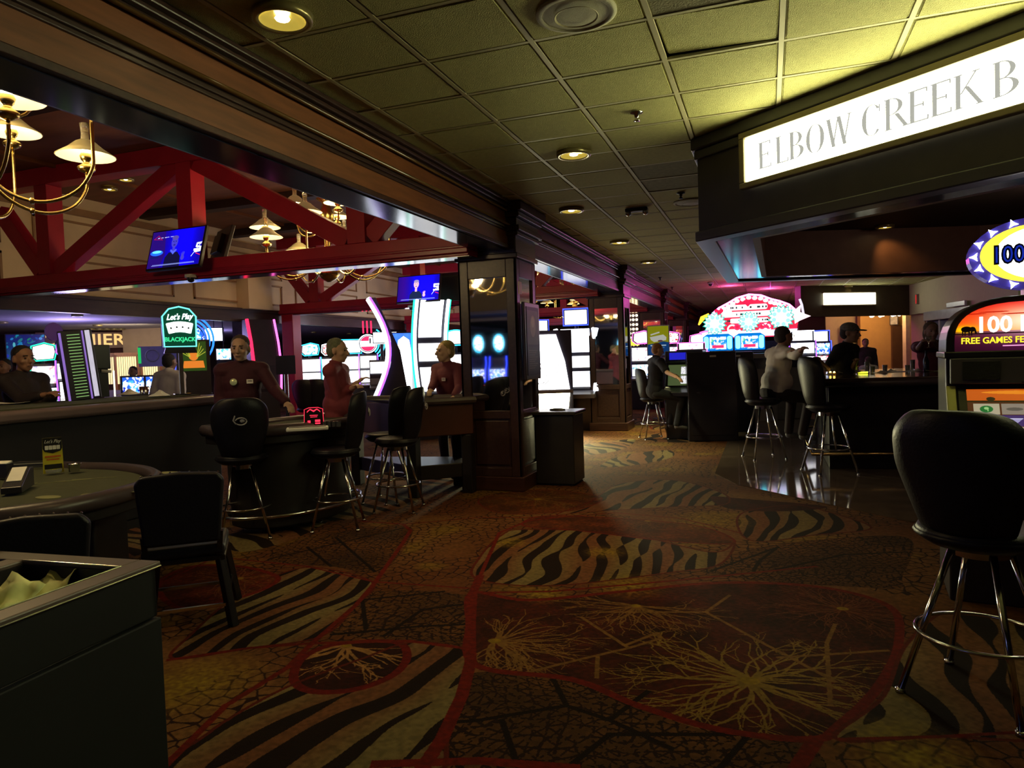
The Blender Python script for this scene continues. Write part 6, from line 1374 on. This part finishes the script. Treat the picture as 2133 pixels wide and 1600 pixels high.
# ---------------- roulette tower, signs, cashier
zt=1.22
p=G(178,832,zt); t=thing('display_tower','tall black display tower with green light bars and white edge strips on the long table','display tower',(p.x,p.y,zt),facecam(p,.18)); t.rotation_euler=(-.03,-.085,facecam(p,.18))
hT=.70
MB().bx(-.15,.15,0,.16,0,hT).build('case',cabm,t,bevel=.01)
for k in range(21): MB().bx(-.075,.035,-.012,0,.03+.031*k,.037+.031*k).build('light_bar',glow('bar_green',(.34,.62,.20),.75),t)
MB().bx(.055,.068,-.014,0,.0,hT-.01).build('violet_strip',glow('strip_violet',(.45,.25,.9),.6),t); MB().bx(.085,.125,-.016,0,.02,hT-.01).build('number_strip',glow('strip_white',(.75,.70,.82),.8,.3),t); MB().bx(-.145,-.125,-.014,0,.0,hT-.02).build('violet_strip',glow('strip_violet',(.45,.25,.9),.6),t)
MB().vprism(oval(.075,.09,20,-.17,hT+.0),.02,.06).build('round_topper',mat('topper_violet',(.05,.015,.10),.4,em=(.2,.05,.5),es=.08),t)
p=G(212,828,zt); t=thing('screen_back','dark monitor on a post right of the lighted tower, seen from behind','monitor',(p.x-.05,p.y+.1,zt),facecam(p,.3)); MB().bx(-.10,.06,0,.05,.30,.56).build('case',cabm,t,bevel=.01); MB().bx(-.08,.03,.0,.05,0,.3).build('post',cabm,t); MB().tube([(-.04,-.01,.28),(.05,-.03,.27)],.018,6).build('grey_lamp',mat('pale_tag',(.5,.5,.5),.5),t)
MB().bx(.075,.088,-.01,0,.0,.28).build('edge_light',glow('edge_cream',(1,.95,.6),2.5),t)
p=G(375,822,zt); pz=D(374,683,(Vector((p.x,p.y,1.3))-O).dot(_f))
t=thing('blackjack_sign','arched neon sign on a pole reading Let\'s Play BLACKJACK with fanned cards','sign',(pz.x,pz.y,0),facecam(pz,.0)+.12); zc=pz.z
P=[(-.155,-.20),(.155,-.20),(.165,.12),(.10,.20),(0,.225),(-.10,.20),(-.165,.12)]
MB().vprism([(x*1.06,zc+z*1.04) for x,z in P],.0,.06).build('case',cabm,t,bevel=.006); MB().vprism([(x*.93,zc+z*.93) for x,z in P],-.008,0).build('face',mat('sign_green_black',(.01,.05,.03),.2,em=(.0,.08,.04),es=.5),t)
MB().tube([(x,-.012,zc+z) for x,z in P],.009,6,True).build('neon_border',glow('sign_neon',(.15,.9,.75),1.8),t)
text('script_lettering',"Let's Play",.085,wht,t,(0,-.012,zc+.115),shear=.4,sx=.8,off=.0015,rot=(PI/2,-.05,0))
text('lettering','BLACKJACK',.062,glow('letter_green',(.05,.75,.30),1.2),t,(0,-.012,zc-.125),sx=.9,off=.002,rot=(PI/2,0,0))
for k in range(4):
    an=.22-.15*k; cx_=-.085+.057*k; M=Matrix.Translation((cx_,-.010-.002*k,zc+.01-.02*abs(k-1.5)**2*.25))@Matrix.Rotation(-an,4,'Y'); q=MB(); q.M=M; q.vprism(rrect(.075,.115,.01,2),-.002,.0); q.build('playing_card',glow('card_light',(.9,1,.98),1.8),t)
    q=MB(); q.M=M; q.vprism([(0,.012),(.011,-.004),(.0,-.014),(-.011,-.004)],-.0035,-.002); q.build('card_pip',blackp,t)
MB().vprism([(-.16,zc-.27),(.16,zc-.27),(.14,zc-.20),(-.14,zc-.20)],-.01,.07).build('neon_base',cabm,t); MB().bx(-.02,.02,.01,.05,zt-.02,zc-.26).build('pole',mat('grey_pole',(.12,.11,.13),.35,metal=.6),t); MB().bx(-.08,.08,-.05,.11,zt-.005,zt+.01).build('pole_foot',chrome,t)
for k,(px,py,l) in enumerate(((270,812,'crumpled towels beside the chip tray on the long table, left heap'),(332,815,'crumpled towels on the long table, right heap'))): q=G(px,py+10,zt); napkin(l,(q.x,q.y,zt),.2,5+k)
for k,(px,l) in enumerate(((297,'pair of steel cups on the long table, left'),(305,'pair of steel cups on the long table, right'))): q=G(px,822,zt); t=thing('cup',l,'cup',(q.x,q.y,zt)); MB().lathe([(.028,0),(.032,.09),(.029,.09),(.025,.006),(.001,.006)],14,cap=False).build('steel_cup',chrome,t,smooth=True)
for k,(px,py,w_,l) in enumerate(((20,846,.34,'long pale card lying on the rail of the long table at the left edge'),(115,838,.4,'pale sheet on the long table under the hands of the dealer in profile'),(180,834,.16,'yellow strip of paper at the foot of the lighted tower'))): q=G(px,py-5,zt); sheet(l,(q.x,q.y,zt),w_,.12,.15,'card_sheet' if k<2 else 'paper_strip',mat('yellow_paper',(.55,.55,.25),.8) if k==2 else None,.01)
# blue picture screen and cashier sign on the far wall
def aquarium(c):
    w,h=c.w,c.h; yy,xx=np.mgrid[0:h,0:w]; t=(yy/h)[...,None]; c.a[...,:3]=np.array((.02,.05,.35))*t+np.array((.02,.28,.40))*(1-t)
    rr=random.Random(5)
    for i in range(30): c.ell(rr.random()*w,rr.random()*h,rr.uniform(6,26),rr.uniform(3,12),(rr.uniform(0,.1),rr.uniform(.1,.5),rr.uniform(.3,.7)),rr.random())
    c.ell(w*.2,h*.62,w*.035,h*.1,(.3,.65,.7)); c.ell(w*.4,h*.6,w*.03,h*.06,(.2,.5,.7)); c.ell(w*.9,h*.85,w*.05,h*.05,(.3,.5,.8))
p=D(54,725,16.5); t=thing('wall_screen','wide blue underwater picture screen on the far left wall','screen',p,facecam(p)); MB().box((0,.04,0),(.78,.06,.66)).build('case',blackp,t); panel_uv('picture',.74,.62,print_mat('aquarium_print',shot(aquarium,256,180,'underwater_picture'),.2,em=1.),t,(0,0,0)); MB().box((0,.25,0),(.1,.4,.1)).build('wall_bracket',blackp,t)
tan2=mat('cashier_wall',(.48,.36,.22),.8,var=.06)
sa=XY2(-40,20.5); sb=XY2(330,19.5)
CW=wallseg('wall_cashier',sa,sb,0,2.62,.2,mat('cashier_brown',(.12,.05,.035),.6,var=.2),'brown wall of the cashier')
wallseg('wall_cashier_2',XY2(262,19.4),XY2(420,19.2),0,2.62,.2,tan2,'tan wall around the cashier windows')
p=D(175,709,18.8); t=thing('cashier_sign','brown sign board with gold ornamental capitals reading CASHIER','sign',p,facecam(p,.05)); MB().box((0,.03,0),(2.15,.04,.44)).build('board',mat('sign_board',(.10,.03,.015),.4),t,bevel=.01); 
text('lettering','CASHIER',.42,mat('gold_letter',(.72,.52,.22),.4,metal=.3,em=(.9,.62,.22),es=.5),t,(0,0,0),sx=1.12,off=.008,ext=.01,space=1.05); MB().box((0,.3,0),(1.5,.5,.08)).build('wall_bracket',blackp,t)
for k,(px0,px1) in enumerate(((220,240),(245,282),(298,330))):
    a_=XY2(px0,18.2); b_=XY2(px1,18.2); A=Vector((*a_,0));Bv=Vector((*b_,0)); c=(A+Bv)/2; L=(Bv-A).length; t=thing('cashier_window',['narrow lit cashier window at the left','lit cashier window with pale blinds in the middle','lit cashier window with pale blinds at the right'][k],'window',(c.x,c.y,0),facecam(c),'cashier windows')
    for j in range(int(L/.05)): MB().bx(-L/2+.05*j,-L/2+.05*j+.04,.0,.01,1.15,1.85).build('blind_slat',mat('blind_slat',(.75,.66,.38),.7,em=(1,.85,.42),es=.75),t)  # slats emit by themselves so the blinds look lit
    MB().bx(-L/2-.05,L/2+.05,-.06,.1,1.85,1.95).bx(-L/2-.05,-L/2,-.06,.1,.9,1.9).bx(L/2,L/2+.05,-.06,.1,.9,1.9).build('frame',wood2,t); MB().bx(-L/2-.06,L/2+.06,-.3,.1,0,1.0).build('counter',mat('counter_violet',(.14,.11,.18),.4),t)
lamp('AREA',tuple(D(260,700,17.)),22,(1,.80,.45),1.,target=tuple(D(260,760,19)),name='cashier_light')
# dark purple mural panel
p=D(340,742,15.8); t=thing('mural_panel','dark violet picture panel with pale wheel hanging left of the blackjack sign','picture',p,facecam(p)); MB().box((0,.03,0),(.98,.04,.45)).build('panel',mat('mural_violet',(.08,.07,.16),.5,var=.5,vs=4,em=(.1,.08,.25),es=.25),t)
MB().tube([(-.22+.13*math.cos(q),0,.02+.13*math.sin(q)) for q in np.linspace(0,2*PI,20,endpoint=False)],.02,6,True).build('wheel_print',mat('mural_pale',(.25,.25,.3),.5),t); MB().bx(-.50,-.44,-.01,.0,-.15,.2).build('green_light',glow('green_dim',(.02,.5,.12),1.),t); MB().cyl((0,.05,.2),.02,2.62-p.z-.2,8).build('hanger',cabm,t)
# ---------------- things on the low table
zl=.762
p=G(112,985,zl); t=thing('table_sign','yellow and black sign card reading Let\'s Play in a clear stand on the low table','sign card',(p.x,p.y,zl),facecam(p)+.1)
MB().vprism([(-.065,.0),(.065,.0),(.06,.26),(-.06,.26)],-.002,.002).build('card',mat('card_yellow',(.62,.55,.03),.5,var=.05),t); MB().vprism([(-.06,.18),(-.05,.16),(0,.145),(.05,.16),(.06,.18),(.06,.26),(-.06,.26)],-.004,-.002).build('black_arch',blackp,t)
text('script_lettering',"Let's Play",.034,mat('print_white',(.8,.8,.75),.6),t,(0,-.005,.232),sx=.8,shear=.4,ext=.0005); 
for k in range(4): MB().vprism(rrect(.022,.03,.003,2,-.036+.024*k,.188),-.006,-.0045).build('playing_card',mat('print_white',(.8,.8,.75),.6),t)
MB().bx(-.05,.05,-.004,-.002,.115,.128).bx(-.04,.04,-.004,-.002,.095,.105).build('red_line',mat('print_red',(.55,.12,.02),.6),t); MB().bx(-.055,.055,-.004,-.002,.03,.065).build('black_block',blackp,t); MB().lathe([(.05,0),(.055,.03),(.05,.03),(.046,.004),(.001,.004)],16,cap=False).build('clear_base',bottle_g,t,smooth=True)
p=G(155,982,zl); t=thing('ashtray','small steel pot with a rim beside the sign card on the low table','pot',(p.x,p.y,zl)); MB().lathe([(.035,0),(.04,.05),(.05,.055),(.05,.06),(.034,.055),(.03,.01),(.001,.01)],18,cap=False).build('pot',chrome,t,smooth=True)
p=G(62,975,zl); t=thing('chip_rack','thin dark rack leaning behind the card dealing shoe on the low table','rack',(p.x,p.y,zl),.5); MB().bx(-.2,.2,0,.02,0,.05).build('rack',mat('rack_dark',(.05,.05,.045),.4),t); MB().bx(-.18,.18,-.003,0,.03,.038).build('label_strip',mat('strip_pale',(.3,.3,.26),.5),t)
p=G(38,1020,zl); t=thing('card_shoe','black wedge shaped card shoe with white cards showing on the low table','card shoe',(p.x,p.y,zl),.75)
MB().xprism([(-.17,0),(.17,0),(.17,.12),(.08,.13),(-.17,.04)],-.055,.055).build('case',cabm,t,bevel=.005); MB().xprism([(-.10,.068),(.07,.133),(.07,.136),(-.10,.071)],-.04,.04).build('cards',mat('print_white',(.8,.8,.75),.6),t)
p=G(8,995,zl); t=thing('playing_cards','white card fan at the left edge behind the card shoe','cards',(p.x,p.y,zl+.0),.3); MB().box((0,0,.05),(.10,.07,.1)).build('holder',cabm,t); MB().box((0,0,.105),(.09,.065,.012),rx=.2).build('cards',mat('print_white',(.8,.8,.75),.6),t)
# ---------------- things on the blackjack table
zb=.955
def on2(px,py): q=G(px,py,zb-.02); return (q.x,q.y,zb-.012)
q=on2(648,838); q=XY(648,6.35); t=thing('limit_sign','small black table sign with red glowing writing on the blackjack table','sign',(q.x,q.y,zb-.012),facecam(q)); 
MB().vprism([(-.085,0),(.085,0),(.08,.15),(.04,.165),(-.04,.165),(-.08,.15)],-.006,.006).build('plate',blackp,t); rg=glow('sign_red',(1,.03,.07),1.6)
MB().tube([(x,-.008,z) for x,z in [(-.085,0),(.085,0),(.08,.15),(.04,.165),(-.04,.165),(-.08,.15)]],.003,5,True).build('red_border',rg,t)
a=MB(); a.vprism([(-.06,.12),(-.03,.145),(0,.125),(.03,.145),(.06,.12),(.055,.135),(.03,.155),(0,.14),(-.03,.155),(-.055,.135)],-.009,-.006); a.build('red_scroll',rg,t)
for (x0,x1,z0,z1) in ((-.035,.035,.092,.098),(-.03,.03,.078,.083),(-.055,-.03,.02,.05),(.01,.055,.035,.055),(.01,.055,.015,.028)): MB().bx(x0,x1,-.009,-.006,z0,z1).build('red_lettering',rg,t)
q=XY(598,6.1); t=thing('card_tray','long white edged tray beside the dealer\'s hand on the blackjack table','tray',(q.x+.25,q.y-.1,zb-.012),.6); MB().box((0,0,.015),(.34,.11,.03)).build('tray',mat('print_white',(.8,.8,.75),.6),t,bevel=.008); MB().box((0,0,.032),(.30,.08,.005)).build('cards',mat('rack_dark',(.05,.05,.045),.4),t)
for k in range(4):
    q=XY(672+9*k,6.2); t=thing('chip_stack',['first steel chip tube on the blackjack table from the left','second steel chip tube on the blackjack table','third steel chip tube on the blackjack table','last steel chip tube on the blackjack table, nearest the stools'][k],'chips',(q.x,q.y,zb-.012)); MB().cyl((0,0,0),.021,.045,14).build('stack',mat('chip_dark',(.05,.05,.06),.3),t); MB().cyl((0,0,.045),.021,.004,14).build('top_chip',chrome,t)
q=XY(710,7.0)
# stanchion between dealers
q=XY(594,8.3); t=thing('stanchion','slim chrome post with dark header between the badge dealer and the grey haired dealer','post',(q.x,q.y,0),facecam(q)); MB().cyl((0,0,0),.022,1.42,12).build('pole',chrome,t); MB().cyl((0,0,0),.14,.03,20).build('base',chrome,t); MB().box((0,0,1.5),(.22,.05,.22)).build('header',mat('stanchion_blue',(.02,.02,.05),.4),t)
for k,(px,l) in enumerate(((640,'dark stool back in front of the cyan crowned machine, left'),(666,'dark stool back in front of the cyan crowned machine, right'))):
    q=XY(px,12.5); ds(l,(q.x,q.y,0),PI+facecam(q)*0+.2)
ds('black stool behind the blackjack stools, beside the wood panelled table',(-4.9,7.35,0),-.3-PI/2) if 0 else None
# ---------------- foreground bin
F0=thing('bar_bin','large grey topped waste cabinet with open slots filled with napkins, left foreground','bin',(-2.09,1.94,0),.06)
grey=mat('bin_grey_laminate',(.016,.018,.020),.6,var=.15,vs=2,spec=.25); gtop=mat('bin_top',(.11,.085,.075),.4,var=.15,vs=4)
MB().bx(-1.15,.0,-1.25,.0,.0,.60).build('base_panel',grey,F0,bevel=.006); MB().bx(-1.15,-.012,-1.25,-.012,.603,.775).build('upper_panel',grey,F0,bevel=.006) if 0 else None
a=MB(); 
for (x0,x1,y0,y1) in ((-.035,-.008,-1.25,-.008),(-1.15,-.008,-.035,-.008)): a.bx(x0,x1,y0,y1,.606,.785)
a.build('upper_panel',grey,F0,bevel=.006)
a=MB(); a.bx(-.085,.005,-1.25,.005,.785,.805); a.bx(-1.15,-.085,-.085,.005,.785,.805); a.bx(-.62,-.54,-1.25,-.085,.785,.805); a.build('top_frame',gtop,F0,bevel=.006)
a=MB(); a.bx(-.088,-.080,-1.2,-.085,.70,.79).bx(-.54,-.532,-1.2,-.085,.70,.79).bx(-.54,-.085,-.09,-.082,.70,.79); a.build('slot_lining',blackp,F0)
a=MB(); a.tube([(-.082,-1.2,.806),(-.082,-.088,.806),(-.54,-.088,.806)],.003,5); a.tube([(.004,-1.2,.787),(.004,.004,.787)],.003,5); a.build('metal_edge',chrome,F0)
for k in range(7):
    a=MB(); rr=random.Random(k); a.grid(lambda u,v:((u-.5)*.22,(v-.5)*.15,.022*math.sin(u*9+k)*math.cos(v*8+k*2)),8,6); a.build('crumpled_napkin',mat('napkin_green',(.72,.80,.36),.8),F0,loc=(-.40+.05*rr.random(),-.16-.13*k,.715+.02*rr.random()),rot=(rr.uniform(-.5,.5),rr.uniform(-.6,.2),rr.random()*3),solid=.003,smooth=True)
# ---------------- slot machines behind the camera, seen in the column mirrors
for k,(x,y,l) in enumerate(((-8.72,-6.2,'blue slot machine behind the camera, left one of the mirrored pair'),(-8.02,-6.2,'blue slot machine behind the camera, right one of the mirrored pair'),(-9.75,-5.9,'slot machine with pink edge light behind the camera'),(-6.6,-6.6,'farthest blue slot machine behind the camera'))):
    slot(l,0,0,PI,.5,(.85,1.15,1.2,1.5,1.7,2.25),sc_blue if k!=2 else sc_white,mat('dark_screen',(.03,.03,.05),.1),sc_cyan if k!=2 else mat('dark_screen'  ,(.03,.03,.05),.1),blu if k!=2 else pnk,cyn if k!=2 else pnk,top='oval',group='slot machines behind the camera seen in the mirror',pos=(x,y,0))

q=XY(1268,15.0); ds('stool under the seated player hidden behind the second column',(q.x,q.y,0),.9,(1,1,.84))
